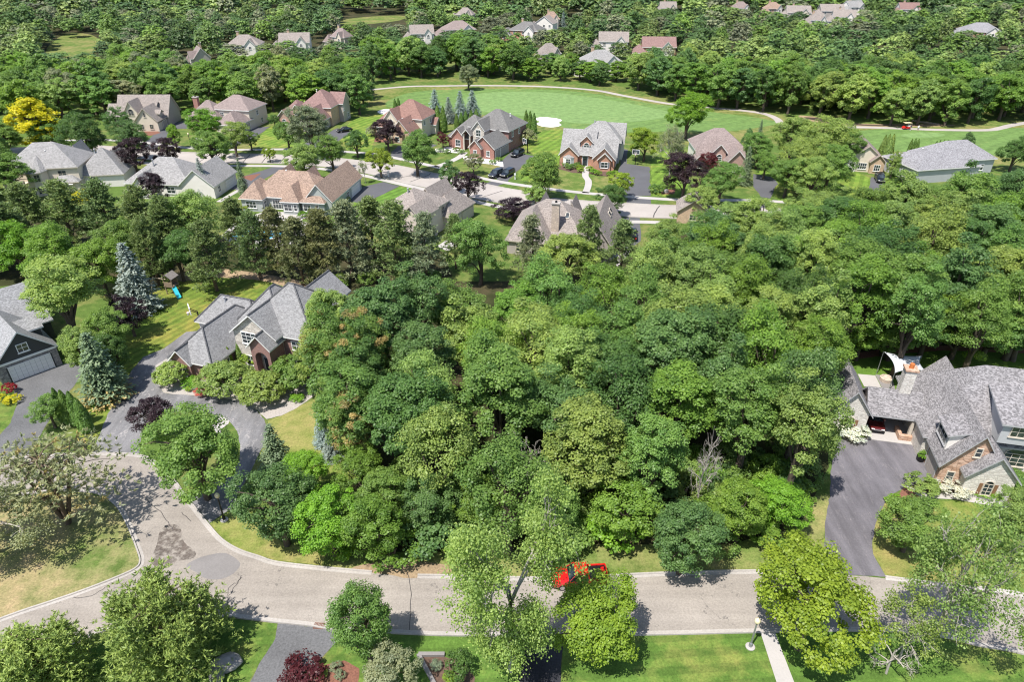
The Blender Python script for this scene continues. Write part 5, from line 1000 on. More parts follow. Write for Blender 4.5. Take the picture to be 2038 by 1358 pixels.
# --- pine belt behind the street houses
pk = random.Random(3)
for i, (px, py, w_, H) in enumerate([(55, 432, 92, 13), (130, 425, 96, 13), (205, 425, 92, 13), (285, 440, 92, 13), (330, 455, 80, 12), (470, 462, 70, 12), (505, 488, 72, 12), (548, 482, 74, 12), (592, 500, 84, 12), (640, 492, 82, 13), (692, 478, 96, 14), (740, 462, 80, 13), (786, 478, 96, 14), (846, 492, 74, 12), (905, 480, 56, 10), (1058, 488, 66, 11), (1172, 478, 70, 12), (1238, 498, 66, 11), (20, 470, 90, 12), (415, 510, 90, 12)]):
    brn = i in (8, 9, 7); plant(PIN, px, py, w_, H, 'bn' if brn else ('pn' if pk.random() < .7 else 'gr'), 'pine_tree', 'browning pine in the belt behind the brick house' if brn else 'green pine in the belt behind the low houses', 'pine', 'belt of pines', alpha=1.0)
for a in [(B, 378, 428, 104, 13, 'lg', 'broadleaf_tree', 'light green tree rising among the pines'), (B, 305, 368, 46, 8, 'pu', 'purple_plum', 'purple plum half hiding the low grey roof'), (B, 955, 488, 100, 13, 'mg', 'broadleaf_tree', 'bright full tree below the beige two-storey house'), (B, 1130, 512, 112, 11, 'lg', 'broadleaf_tree', 'pale light green tree below the skylight house'),
          ('wood', 120, 580, 186, 15, 'lg', 'large_tree', 'large light green tree beside the charcoal-sided house'), ('wood', 95, 500, 130, 13, 'br2', 'broadleaf_tree', 'bushy green tree behind the large light green tree'), (B, 30, 490, 110, 12, 'br', 'broadleaf_tree', 'bright green tree at the rim of the pines'), (B, 190, 520, 100, 11, 'br2', 'broadleaf_tree', 'bushy tree beside the big blue spruce'), (B, 240, 480, 100, 12, 'mg', 'broadleaf_tree', 'mid green tree in front of the pines above the big blue spruce'),
          ('pine', 296, 500, 76, 12, 'pn', 'dark_conifer', 'narrow dark conifer behind the wooden playset'), (B, 350, 500, 80, 10, 'dg', 'broadleaf_tree', 'shadowy tree behind the wooden playset'), (SM, 253, 622, 66, 7, 'pu', 'purple_plum', 'purple plum beneath the big blue spruce'), (B, 212, 655, 84, 9, 'mg', 'broadleaf_tree', 'dense green tree between the purple plum and the worn drive'), (B, 160, 690, 80, 9, 'lg', 'broadleaf_tree', 'leafy tree at the corner of the charcoal-sided house'), (B, 222, 700, 70, 8, 'dg', 'broadleaf_tree', 'dark tree shading the edge of the worn drive'),
          (SM, 95, 815, 62, 4.8, 'mg', 'round_tree', 'round bright tree at the head of the arborvitae screen'), (SM, 299, 822, 76, 5.2, 'pu', 'purple_plum', 'purple plum on the island of the loop drive'), (B, 385, 898, 178, 9.5, 'mg', 'maple_tree', 'broad maple on the island of the loop drive'),
          (B, 552, 1002, 150, 10, 'bg', 'maple_tree', 'blue-green maple beside the lamp post'), (B, 652, 1030, 130, 9, 'br', 'honey_locust', 'bright green tree beside the blue-green maple'), (B, 605, 935, 92, 7, 'br', 'honey_locust', 'bright feathery tree above the bright green tree'), (B, 735, 1040, 130, 8, 'br2', 'edge_tree', 'leafy tree at the rim of the wood by the road'),
          (B, 725, 1235, 136, 9.5, 'mg', 'street_tree', 'green tree by the kerb beside the grey drive'), (B, 1187, 1234, 172, 9.0, 'yg', 'street_tree', 'yellow-green maple overhanging the red pickup'), (B, 1622, 1192, 222, 11, 'yg', 'street_tree', 'broad yellow-green maple beside the concrete walk'), (B, 1822, 1038, 122, 7, 'mg', 'yard_tree', 'green tree leaning over the violet grey drive'),
          (B, 1366, 1062, 140, 9.5, 'bg', 'maple_tree', 'round blue-green maple at the roadside edge of the wood'), (B, 1480, 1010, 120, 8, 'br2', 'edge_tree', 'bright tree right of the round blue-green maple at the wood edge'), (B, 1555, 1000, 110, 7, 'br', 'edge_tree', 'leafy bright tree beside the mown strip of the violet grey drive'), (SM, 1250, 1010, 130, 8, 'br2', 'edge_tree', 'bright bushy tree in the roadside edge of the wood'),
          ('cedar', 330, 1265, 250, 8.5, 'lg', 'white_pine', 'many-topped bright pine by the road junction'), ('cedar', 78, 1325, 215, 6.5, 'lg', 'white_pine', 'low bright pine beyond the many-topped pine'), ('sparsepine', 95, 955, 280, 10, 'gr', 'scots_pine', 'sparse grey-green pine on the corner lawn'),
          ('open', 1015, 1130, 235, 20, 'lg', 'oak_tree', 'tall open oak with dead pale limbs above the road'), ('open', 1925, 1130, 230, 17, 'lg', 'ash_tree', 'tall thin-crowned ash with bare pale branches'), ('open', 1830, 1235, 120, 9, 'lg', 'young_ash', 'slim thin-crowned tree beside the tall ash'),
          (SM, 775, 1335, 100, 4.5, 'sg', 'olive_shrub', 'silvery grey-green tree beside the plum shrubs'), (B, 2030, 1010, 90, 6, 'lg', 'yard_tree', 'light green tree by the walk of the stone house')]:
    k = {}
    if a[0] == 'open': k['pick'] = {235: 0, 230: 1, 120: 2, 66: 1}.get(a[3], 1)
    elif a[0] == 'sparsepine': k['alpha'] = .93
    plant(*a, **k)
plant('open', -60, 1010, 200, 10, 'gr', 'thin_pine', 'thin-crowned tree at the edge of the corner lawn', 'tree', pick=1)
for px, py, w_, H, lb, pk_ in ((1052, 905, 100, 10, 'bare dead tree with reddish twigs at the roadside edge of the wood', 1), (1400, 925, 80, 11, 'dead tree with bleached branches standing out of the canopy', 0), (1795, 1275, 110, 7, 'small bare tree on the clipped lawn', 1)):
    plant('bare', px, py, w_, H, 'gr', 'dead_tree', lb, 'dead tree', pick=pk_)
# --- shrubs
SHL = [(MND, 340, 745, 62, 3.0, 'lg', 'round green and gold shrub at the corner of the worn drive'), (MND, 445, 754, 100, 3.8, 'lg', 'wide clipped mound against the brick front'), (MND, 520, 773, 90, 3.6, 'lg', 'clipped mound beside the terrace'), (MND, 584, 742, 92, 4.2, 'mg', 'tall clipped mound below the porch arch'), (SHR, 500, 712, 54, 2.6, 'yg', 'bright yellow-green shrub beside the arched porch'),
       (SHR, 380, 762, 40, 1.1, 'br', 'low green hedge below the arched garage window'), (SHR, 402, 780, 30, 1.0, 'pk', 'low coral-flowered shrub in the pebble bed'), (SHR, 375, 775, 14, .6, 'yg', 'tiny yellow-green shrub in the pebble bed'), (SHR, 590, 792, 30, .8, 'br', 'low green shrub at the tip of the pebble bed'), (SHR, 640, 770, 60, 1.6, 'mg', 'green shrub between the clipped mounds and the wood'),
       (SHR, 18, 774, 28, 1.3, 'rd', 'crimson maple shrub beside the grey drive'), (SHR, 25, 796, 30, .9, 'ye', 'golden shrub beside the crimson shrub'), (SHR, 2, 792, 20, .9, 'ye', 'golden shrub at the lawn rim beyond the crimson shrub'),
       (SHR, 1698, 858, 66, 1.5, 'wt', 'white hydrangea hedge under the arched stone gable'), (SHR, 1898, 968, 66, 1.4, 'wt', 'white hydrangea hedge along the front walk'), (SHR, 1835, 965, 66, 1.5, 'lg', 'rounded green shrub at the bend of the front walk'), (SHR, 1948, 978, 36, 1.0, 'br', 'lime shrub below the stone gable window'), (SHR, 1976, 985, 36, 1.1, 'br', 'lime shrub at the corner of the stone gable'), (MND, 2022, 962, 70, 2.2, 'mg', 'dark green shrub beyond the stone gable'), (SHR, 1785, 998, 40, .7, 'br', 'low hedge in the red mulch by the drive'),
       (SHR, 600, 1345, 92, 1.3, 'rp', 'plum-leaved barberry at the mouth of the mulch bed'), (SHR, 668, 1328, 24, .6, 'sg', 'silver-green tuft in the red mulch'), (SHR, 676, 1345, 22, .6, 'sg', 'second silver-green tuft in the red mulch below the first'), (SHR, 640, 1342, 24, .6, 'lg', 'small green tuft by the barberry'), (SHR, 868, 1325, 26, .6, 'sg', 'silver tuft in the stone-edged bed'), (SHR, 895, 1350, 26, .8, 'yg', 'yellow tuft in the stone-edged bed'), (SHR, 915, 1325, 60, 2.2, 'dg', 'dark leafy shrub in the stone-edged bed'),
       (SHR, 1050, 272, 40, 4, 'gr', 'grey-green round bush beside the dark-roofed brick house'), (SHR, 1306, 376, 30, 1.8, 'mg', 'round clipped bush by the orange brick house drive'), (SHR, 1328, 368, 26, 1.6, 'mg', 'round clipped bush behind the boulder sign'), (SHR, 493, 412, 20, 1.4, 'yg', 'yellow-green bush at the corner of the tan-roofed house'), (SHR, 170, 388, 60, 1.8, 'ye', 'long golden hedge behind the bay-windowed house'),
       (SHR, 738, 262, 22, 2.6, 'sg', 'pale grassy bush by the red-roofed house'), (SHR, 1075, 391, 44, 2.2, 'yg', 'golden bush behind the skylight house roof'), (SHR, 780, 1090, 110, 2.6, 'br2', 'leafy roadside thicket below the leafy edge tree'), (SHR, 860, 1060, 120, 3.2, 'bg', 'blue-green roadside thicket beside the tall oak'), (SHR, 930, 1085, 90, 2.4, 'br2', 'green thicket below the tall oak'), (SHR, 1120, 1065, 110, 2.6, 'mg', 'dark thicket behind the red pickup'), (SHR, 1230, 1050, 110, 3.4, 'br', 'lime thicket between the red pickup and the blue-green maple'),
       (SHR, 1430, 1075, 80, 1.8, 'mg', 'low thicket beside the round blue-green maple'), (SHR, 1530, 1060, 90, 2.2, 'br2', 'low thicket at the end of the weedy verge'), (SHR, 690, 1085, 70, 2.0, 'br', 'lime thicket beneath the bright green tree'), (SHR, 960, 975, 110, 4.0, 'dg', 'dark thicket in the shade of the wood')]
for kd, px, py, w_, H, c, lb in SHL: plant(kd, px, py, w_, H, c, 'shrub', lb, 'shrub')
for grp, lb, c, H, pts in (('shrubs under the bay window', 'round clipped shrub under the white bay window', 'mg', 1.2, ((1120, 324), (1127, 329), (1133, 333), (1140, 331), (1148, 327))), ('golden shrubs by the path', 'golden-green shrub lining the curving path', 'yg', 1.1, ((1154, 333), (1155, 338), (1173, 335))),
                           ('shrubs under the brick gable', 'round shrub under the orange brick garage gable', 'br', 1.2, ((1181, 341), (1190, 344), (1214, 346), (1223, 344))), ('shrub row on the sage wall', 'small clipped shrub in the row along the sage side wall', 'yg', 1.2, ((666, 418), (672, 413), (679, 407), (685, 402), (691, 397))),
                           ('shrubs below the sage windows', 'shrub under the white windows of the tan-roofed house', 'br', 1.3, ((602, 427), (616, 420), (630, 427))), ('shrubs in white stones', 'small shrub in the white stone bed', 'mg', 1.0, ((876, 298), (890, 301), (908, 297), (918, 302), (955, 318), (980, 322), (992, 317)))):
    for px, py in pts: plant(SHR, px, py, 15 if H < 1.25 else 18, H, c, 'shrub', lb, 'shrub', grp)

# --- the woods: crowns spread over the plots that the canopy covers
def inside(p, poly):
    x, y = p; r = False
    for i in range(len(poly)):
        (x1, y1), (x2, y2) = poly[i], poly[i - 1]
        if (y1 > y) != (y2 > y) and x < (x2 - x1) * (y - y1) / (y2 - y1) + x1: r = not r
    return r
RECTS = []
for (px, py, wd, gy) in CLEAR:
    k = F / PX(0, gy, 9)[2]; RECTS.append((px - wd * .55 * k, px + wd * .52 * k, py - 3, py + 3.6 * k, gy))
RECTS += [(98, 182, 74, 100, 420), (680, 800, 28, 40, 560)]
def free(x, y, r, H):
    for a, b, c, d, gy in RECTS:
        if y < gy + 9:
            qx, qy, zc = PX(x, y, H); rp = r * F / zc
            if qx + rp * .85 > a and qx - rp * .85 < b and qy < d and PX(x, y, 0)[1] > c: return False
    return True
LAND = {'wooded lot above the road': [((-30, 75), 'towards the grey-roofed brick house'), ((-15, 52), 'behind the roadside thicket'), ((10, 52), 'behind the red pickup'), ((32, 62), 'beside the violet grey drive'), ((35, 85), 'towards the stone house patio'), ((10, 105), 'towards the skylight house'), ((-10, 105), 'towards the pine belt'), ((2, 75), 'in the middle of the lot')],
        'big wood behind the stone house': [((50, 92), 'behind the shade sail'), ((80, 95), 'behind the long stone house roof'), ((60, 130), 'below the forked drive'), ((95, 135), 'below the long grey-blue roof'), ((40, 120), 'next to the skylight house cars')],
        'belt of trees behind the fairway': [((-50, 285), 'at the narrow end of the fairway'), ((0, 290), 'behind the lone pale fairway tree'), ((45, 285), 'near the pale grey far roof'), ((90, 265), 'behind the bend of the cart path'), ((150, 245), 'behind the golf cart'), ((200, 240), 'beyond the creek')],
        'belt of trees behind the street houses': [((-160, 250), 'behind the golden yellow tree'), ((-115, 250), 'behind the taupe house'), ((-90, 250), 'behind the mauve-roofed house'), ((-60, 255), 'behind the rose-roofed house'), ((-45, 270), 'by the narrow end of the fairway')], 'trees at the end of the pine belt': [((0, 0), 'near the bay-windowed house')]}
def near(group, x, y): return min(LAND[group], key=lambda q: (q[0][0] - x) ** 2 + (q[0][1] - y) ** 2)[1]
def wood(poly, zc, gap, rr, hh, cl, label, group, name, seed, kind='wood', cat=None, most=400, avoid=True, tan=0.0):
    rg = random.Random(seed); W = [G(px, py, zc) for px, py in poly]; xs = [p[0] for p in W]; ys = [p[1] for p in W]; got = []
    names, wts = zip(*cl.items())
    for _ in range(9000):
        if len(got) >= most: break
        x, y = rg.uniform(min(xs), max(xs)), rg.uniform(min(ys), max(ys))
        if not inside((x, y), W): continue
        g = gap * rg.uniform(.85, 1.15)
        if any((x - a) ** 2 + (y - b) ** 2 < g * g for a, b in got): continue
        r = rr * rg.uniform(.82, 1.22); H = hh * rg.uniform(.82, 1.12)
        if avoid and any((x - a) ** 2 + (y - b) ** 2 < (.55 * (r + q)) ** 2 for a, b, q in PLACED[:EXPL]): continue
        for f_ in (1, .8, .62, 0):
            if f_ and free(x, y, r * f_ ** .5, H * f_): break
        if not f_: continue
        H *= f_; r *= f_ ** .5
        got.append((x, y)); c = rg.choices(names, wts)[0]
        cw = {'dg': 'dark green', 'mg': 'mid green', 'lg': 'light green', 'bg': 'blue-green', 'br2': 'fresh green', 'yg': 'yellow-green', 'gr': 'grey-green', 'br': 'bright green', 'pn': 'dull green'}[c]
        al = 1.0
        if tan and rg.random() < tan: al = .72; cw = 'tan-tufted'
        plant_at(kind, x, y, r, H, c, name, label % cw + ', ' + near(group, x, y), cat or ('woodland tree' if kind == 'wood' else 'tree'), group, alpha=al)
    return got
EXPL = len(PLACED)
mix1 = {'dg': 2, 'mg': 4, 'lg': 5, 'bg': 2, 'br2': 3}
n1 = wood([(700, 655), (760, 612), (900, 588), (1000, 578), (1150, 572), (1290, 535), (1330, 505), (1420, 475), (1540, 470), (1640, 560), (1655, 620), (1640, 700), (1625, 790), (1615, 880), (1600, 950), (1500, 985), (1400, 985), (1300, 960), (1150, 960), (900, 950), (790, 960), (740, 900), (700, 820), (660, 740), (660, 680)], 9.5, 5.6, 4.6, 15.5, mix1, '%s tree in the roadside wood', 'wooded lot above the road', 'woodland_tree', 21)
for px, py, w_, H in ((640, 700, 130, 14), (690, 745, 130, 14), (735, 690, 110, 15), (655, 640, 110, 14), (700, 840, 120, 12)):
    plant('wood', px, py, w_, H, 'lg' if py < 720 and px < 660 else 'mg', 'woodland_tree', 'tan-tufted oak at the rim of the wooded lot beside the brick house', 'tree', 'tan-tufted oaks', alpha=.74 if px > 660 or py > 690 else 1.0)
n2 = wood([(1560, 425), (1620, 402), (1690, 400), (1750, 420), (1850, 402), (1940, 382), (2038, 384), (2240, 384), (2260, 600), (2038, 625), (1850, 630), (1740, 632), (1670, 590), (1600, 520), (1540, 485), (1480, 455), (1500, 430)], 9.5, 6.4, 5.0, 15.5, {'dg': 2, 'mg': 4, 'lg': 4, 'bg': 1, 'br2': 3}, '%s tree in the big wood', 'big wood behind the stone house', 'woodland_tree', 22)
n3 = wood([(725, 128), (800, 116), (900, 111), (1000, 116), (1100, 122), (1200, 127), (1300, 146), (1400, 164), (1500, 172), (1600, 180), (1700, 192), (1800, 198), (1900, 200), (2100, 190), (2100, 150), (1900, 150), (1600, 140), (1400, 130), (1250, 112), (1150, 105), (1000, 98), (850, 92), (740, 100)], 8, 7.2, 5.6, 15.5, {'dg': 3, 'mg': 4, 'lg': 3, 'bg': 2, 'br2': 3}, '%s tree in the fairway belt', 'belt of trees behind the fairway', 'belt_tree', 23, kind='belt', most=130)
n4 = wood([(20, 210), (120, 190), (200, 185), (300, 180), (420, 178), (540, 175), (640, 178), (730, 190), (735, 140), (640, 118), (520, 120), (400, 118), (250, 120), (120, 130), (0, 130), (-80, 210)], 8, 8.0, 5.6, 14.5, {'dg': 3, 'mg': 4, 'lg': 2, 'br2': 3, 'gr': 1}, '%s tree in the belt', 'belt of trees behind the street houses', 'belt_tree', 24, kind='belt', most=85)
n5 = wood([(-60, 360), (20, 330), (40, 290), (0, 240), (-120, 240), (-160, 420), (-60, 470)], 8, 8.0, 5.2, 12, {'mg': 3, 'lg': 2, 'gr': 2}, '%s tree at the end of the pine belt', 'trees at the end of the pine belt', 'belt_tree', 25)
for px, py, w_, H, c in ((1325, 478, 90, 12, 'lg'), (1395, 468, 100, 13, 'mg'), (1462, 452, 100, 12, 'lg')):
    plant('wood', px, py, w_, H, c, 'woodland_tree', 'leafy tree hiding the tan brick gable', 'woodland tree', 'trees before the tan gable')
for px, py, w_, H, c in ((1672, 652, 90, 8, 'mg'), (1725, 648, 110, 10, 'br2'), (1790, 645, 120, 9, 'mg'), (1855, 640, 120, 10, 'dg'), (1920, 642, 120, 9, 'br2'), (1985, 640, 120, 10, 'mg'), (2050, 640, 130, 10, 'dg')):
    plant('broad', px, py, w_, H, c, 'edge_tree', 'leafy edge tree along the lawn behind the stone house', 'tree', 'edge trees behind the stone house')
for px, py, w_, H, c, lb in ((715, 930, 100, 7, 'br2', 'leafy edge tree beside the low blue spruce'), (770, 985, 110, 8, 'mg', 'edge tree between the low blue spruce and the roadside thicket'), (668, 800, 90, 7, 'lg', 'pale leafy tree at the corner of the dry lawn'), (860, 990, 120, 8, 'bg', 'blue-green edge tree behind the roadside thicket'), (960, 1000, 110, 8, 'br2', 'fresh green edge tree behind the tall oak'), (1110, 1010, 110, 8, 'mg', 'edge tree behind the red pickup')):
    plant('broad', px, py, w_, H, c, 'edge_tree', lb, 'tree')
print('TREES', len(n1), len(n2), len(n3), len(n4), len(n5), COUNT)
# understorey bushes under the canopy rims
rg = random.Random(77)
for poly, n_ in (([(760, 1010), (860, 1000), (1000, 1020), (1200, 1010), (1300, 1000), (1420, 1010), (1580, 985), (1610, 930), (1590, 900), (1300, 930), (900, 930), (760, 960)], 70), ([(700, 1070), (800, 1060), (1000, 1062), (1200, 1058), (1300, 1050), (1440, 1050), (1590, 1020), (1600, 980), (1440, 1010), (1200, 1020), (900, 1020), (720, 1020)], 46), ([(1660, 690), (1750, 680), (1850, 672), (1990, 672), (2060, 676), (2060, 660), (1850, 655), (1670, 668)], 14), ([(560, 560), (660, 585), (880, 560), (880, 545), (660, 570), (570, 545)], 8)):
    W = [G(*p) for p in poly]; k = 0
    while k < n_:
        x, y = rg.uniform(min(p[0] for p in W), max(p[0] for p in W)), rg.uniform(min(p[1] for p in W), max(p[1] for p in W))
        if inside((x, y), W):
            k += 1; plant_at(SHR, x, y, rg.uniform(1.3, 2.4), rg.uniform(1.6, 3.4), rg.choice(['mg', 'br2', 'bg', 'lg']), 'understorey_shrub', 'leafy understorey shrub along the rim of the woods', 'shrub', 'understorey shrubs')

# --- far-off woods that read as one mass
MEADOW = [[(95, 95), (130, 72), (190, 78), (172, 112), (120, 120)], [(655, 46), (700, 36), (760, 31), (805, 31), (795, 40), (720, 48)], [(1118, 72), (1140, 58), (1182, 68), (1172, 86)]]
def massed(name, label, poly, seed, cl):
    rg = random.Random(seed); V = []; TI = []; CO = []; ME = [[G(*p) for p in q] for q in MEADOW]
    W = [G(px, py, 7) for px, py in poly]; xs = [p[0] for p in W]; ys = [p[1] for p in W]; grid = {}
    for _ in range(26000):
        x, y = rg.uniform(min(xs), max(xs)), rg.uniform(min(ys), max(ys)); far = y > 480; gap = 12.5 if far else 9.5
        if not inside((x, y), W) or any(inside((x, y), q) for q in ME): continue
        if abs(x) > .80 * y * .95 + 40: continue
        gi, gj = int(x // 13), int(y // 13)
        if any((x - a) ** 2 + (y - b) ** 2 < gap * gap for i in (-1, 0, 1) for j in (-1, 0, 1) for a, b in grid.get((gi + i, gj + j), ())): continue
        H = (14.5 if far else 13) * rg.uniform(.55, 1.25); r = gap * rg.uniform(.42, .78)
        if not free(x, y, r, H): continue
        grid.setdefault((gi, gj), []).append((x, y)); p = PROTO['fartree' if far else 'lowpoly'][rg.randrange(3)]; me = p['c']; n = len(me.vertices); co = np.empty(n * 3, np.float32); me.vertices.foreach_get('co', co); co = co.reshape(-1, 3)
        a = rg.uniform(0, 6.28); s = r / p['R']; rot = np.array([[math.cos(a), -math.sin(a), 0], [math.sin(a), math.cos(a), 0], [0, 0, 1]])
        V.append(co @ rot.T * np.array([s, s, H / p['H']]) + np.array([x, y, 0])); t = np.empty(n, np.float32); me.attributes['tint'].data.foreach_get('value', t); TI.append(t)
        c = np.array(LC[rg.choice(cl)]) * rg.uniform(.5, 1.05); CO.append(np.tile([*c, 1.0], (n, 1)))
    k = len(V); V = np.concatenate(V); n = len(V); me = bpy.data.meshes.new(name); me.vertices.add(n); me.vertices.foreach_set('co', V.reshape(-1).astype(np.float32)); me.loops.add(n); me.loops.foreach_set('vertex_index', np.arange(n, dtype=np.int32)); me.polygons.add(n // 4); me.polygons.foreach_set('loop_start', np.arange(0, n, 4, dtype=np.int32))
    at = me.attributes.new('tint', 'FLOAT', 'POINT'); at.data.foreach_set('value', np.concatenate(TI).astype(np.float32)); at = me.attributes.new('species', 'FLOAT_COLOR', 'POINT'); at.data.foreach_set('color', np.concatenate(CO).reshape(-1).astype(np.float32))
    m, t, p = nodes('far_leaf'); b_ = nd(t, 'Attribute', attribute_name='species').outputs['Color']; ti = nd(t, 'Attribute', attribute_name='tint').outputs['Fac']
    col = mixc(t, ti, mixc(t, 1., b_, (.62, .68, .66), 'MULTIPLY'), mixc(t, 1., b_, (1.5, 1.32, 1.15), 'MULTIPLY')); t.links.new(col, p.inputs['Base Color']); p.inputs['Roughness'].default_value = .55
    tr = nd(t, 'BsdfTranslucent', {0: col}); mx = nd(t, 'MixShader', {0: .25, 1: p.outputs[0], 2: tr.outputs[0]}); t.links.new(mx.outputs[0], t.nodes['Material Output'].inputs[0])
    me.materials.append(m); me.update(calc_edges=True); o = part(name, me); tag(o, label, 'woods', kind='stuff'); print('MASS', k, n // 2, 'tris')
massed('distant_woods', 'far-off wooded land with houses showing between the trees', [(-300, 130), (120, 122), (250, 112), (400, 110), (520, 112), (640, 110), (735, 96), (850, 84), (1000, 90), (1150, 96), (1250, 104), (1400, 122), (1600, 132), (1900, 142), (2300, 142), (2700, -24), (-700, -24)], 41, ['dg', 'dg', 'mg', 'mg', 'bg', 'lg', 'br2', 'lg', 'gr'])
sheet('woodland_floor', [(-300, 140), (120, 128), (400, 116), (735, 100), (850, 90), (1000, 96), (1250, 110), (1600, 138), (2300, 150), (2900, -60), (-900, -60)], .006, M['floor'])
# ------------------------------------------------------------------ street furniture, yard things, vehicles, people
def lamp_post(px, py, pole, label, H=3.5):
    x, y = G(px, py); t = thing('lamp_post', label, 'street lamp', (x, y, 0))
    mb = MB(); mb.lathe([(.40, 0), (.40, .10), (.30, .14)], M['walk'], 14); part('base', mb.mesh('base', False), t)
    mb = MB(); mb.lathe([(.16, .12), (.15, .5), (.08, .62), (.065, H - .45), (.11, H - .42), (.12, H - .36)], pole, 10); part('pole', mb.mesh('pole'), t)
    mb = MB(); mb.lathe([(.14, H - .36), (.23, H - .2), (.25, H - .05), (.2, H + .12), (.08, H + .22), (.03, H + .3)], M['globe'], 12); part('globe', mb.mesh('globe', True), t)
lamp_post(446.5, 1036, M['dark_metal'], 'black lamp post with cream globe beside the loop road'); lamp_post(1493, 1289, M['grey_metal'], 'grey lamp post with cream globe beside the concrete walk')
lamp_post(380, 291, M['dark_metal'], 'small lamp post with pale globe on the far pavement')
def hoop(px, py, rz, label, H=3.05):
    x, y = G(px, py); t = thing('basketball_hoop', label, 'hoop', (x, y, 0), rz)
    mb = MB(); mb.box(-.09, .09, -.09, .09, 0, 2.9, M['dark_metal']); mb.tube([(0, 0, 2.6), (0, -.9, 3.3)], .06, M['dark_metal']); mb.tube([(0, 0, 2.85), (0, -.9, 3.6)], .06, M['dark_metal']); part('pole', mb.mesh('pole'), t)
    mb = MB(); mb.box(-.9, .9, -.98, -.93, 2.95, 4.02, M['glass']); b = part('backboard', mb.mesh('backboard'), t)
    mb = MB()
    for a in ((-.93, .93, 2.9, 2.97), (-.93, .93, 4.0, 4.07), (-.93, -.85, 2.97, 4.0), (.85, .93, 2.97, 4.0)): mb.box(a[0], a[1], -1.02, -.9, a[2], a[3], M['white_metal'])
    for a in ((-.3, .3, 3.1, 3.16), (-.3, .3, 3.5, 3.56), (-.3, -.24, 3.16, 3.5), (.24, .3, 3.16, 3.5)): mb.box(a[0], a[1], -1.0, -.982, a[2], a[3], M['white_metal'])
    part('frame', mb.mesh('frame'), b)
    mb = MB(); mb.tube([(.23 * math.cos(k * .5236), -1.28 + .23 * math.sin(k * .5236), 3.05) for k in range(13)], .02, M['orange'], 5); part('rim', mb.mesh('rim'), t)
    mb = MB(); mb.lathe([(.22, 3.03), (.16, 2.85), (.13, 2.65)], M['net'], 10, (0, -1.28, 0)); part('net', mb.mesh('net'), t)
hoop(401, 653, R(-60), 'basketball hoop with white-rimmed backboard beside the worn drive'); hoop(1653, 733, R(-12), 'basketball hoop on the shaded lawn behind the stone house')
hoop(1264, 327, R(-15), 'basketball hoop at the head of the orange brick house drive'); hoop(1050, 305, R(-60), 'basketball hoop beside the black suv at the dark-roofed brick house')
def mailbox(px, py, label, m='wood'):
    x, y = G(px, py); t = thing('mailbox', label, 'mailbox', (x, y, 0)); mb = MB(); mb.box(-.12, .12, -.12, .12, 0, 1.1, M[m]); part('post', mb.mesh('post'), t)
    mb = MB(); mb.prism([(-.17, 1.1), (.17, 1.1), (.17, 1.35), (.1, 1.46), (-.1, 1.46), (-.17, 1.35)], -.32, .32, M[m]); part('box', mb.mesh('box'), t)
mailbox(172, 899, 'wooden mailbox on the verge by the worn drive'); mailbox(916, 401, 'brown mailbox beside the low brown-purple tree'); mailbox(773, 352, 'white mailbox below the yellow-green verge tree', 'white_metal'); mailbox(1025, 357, 'white mailbox beside the parked cars', 'white_metal')
mb = MB(); mb.box(-.5, .5, -.28, .28, 0, .02, M['dark_metal'])
x, y = G(635, 1247.5); t = thing('drain_grate', 'rusty drain grate in the gutter by the grey drive', 'drain', (x, y, .03), R(-3)); mb = MB()
rust = plain('rust', (.16, .07, .045), .8, var=.3, sc=8)
mb.box(-.45, .45, -.3, -.25, 0, .04, rust); mb.box(-.45, .45, .25, .3, 0, .04, rust); mb.box(-.45, -.4, -.25, .25, 0, .04, rust); mb.box(.4, .45, -.25, .25, 0, .04, rust); part('frame', mb.mesh('frame'), t)
for k in range(6): mb = MB(); mb.box(-.31 + k * .125 - .03, -.31 + k * .125 + .03, -.25, .25, .003, .037, rust); part('bar', mb.mesh('bar'), t)
def boulder(px, py, r, label, seed):
    rg = random.Random(seed); bm = bmesh.new(); bmesh.ops.create_icosphere(bm, subdivisions=3, radius=1)
    ph = [(rg.uniform(0, 6), rg.uniform(0, 6), rg.uniform(0, 6)) for _ in range(3)]
    for v in bm.verts:
        c = v.co; k = 1 + .16 * math.sin(2.3 * c.x + ph[0][0]) * math.sin(2.1 * c.y + ph[0][1]) + .1 * math.sin(5 * c.z + ph[1][0]) + .07 * math.sin(7 * c.x + ph[2][0]) * math.sin(6 * c.y + ph[2][1]); v.co = Vector((c.x * r * k * 1.15, c.y * r * k * .8, max(-.1, c.z * r * k * .75 + r * .35)))
    me = bpy.data.meshes.new('boulder'); bm.to_mesh(me); bm.free(); me.materials.append(M['rock']); me.polygons.foreach_set('use_smooth', [True] * len(me.polygons)); x, y = G(px, py); o = part('boulder', me, None, (x, y, 0), rg.uniform(0, 3)); tag(o, label, 'boulder')
boulder(453, 1326, 1.0, 'larger grey boulder at the edge of the many-topped pine shade', 1); boulder(432, 1350, .75, 'smaller grey boulder below the larger one', 2); boulder(1325, 383, .7, 'pale boulder in the mulch between the round bushes', 3)
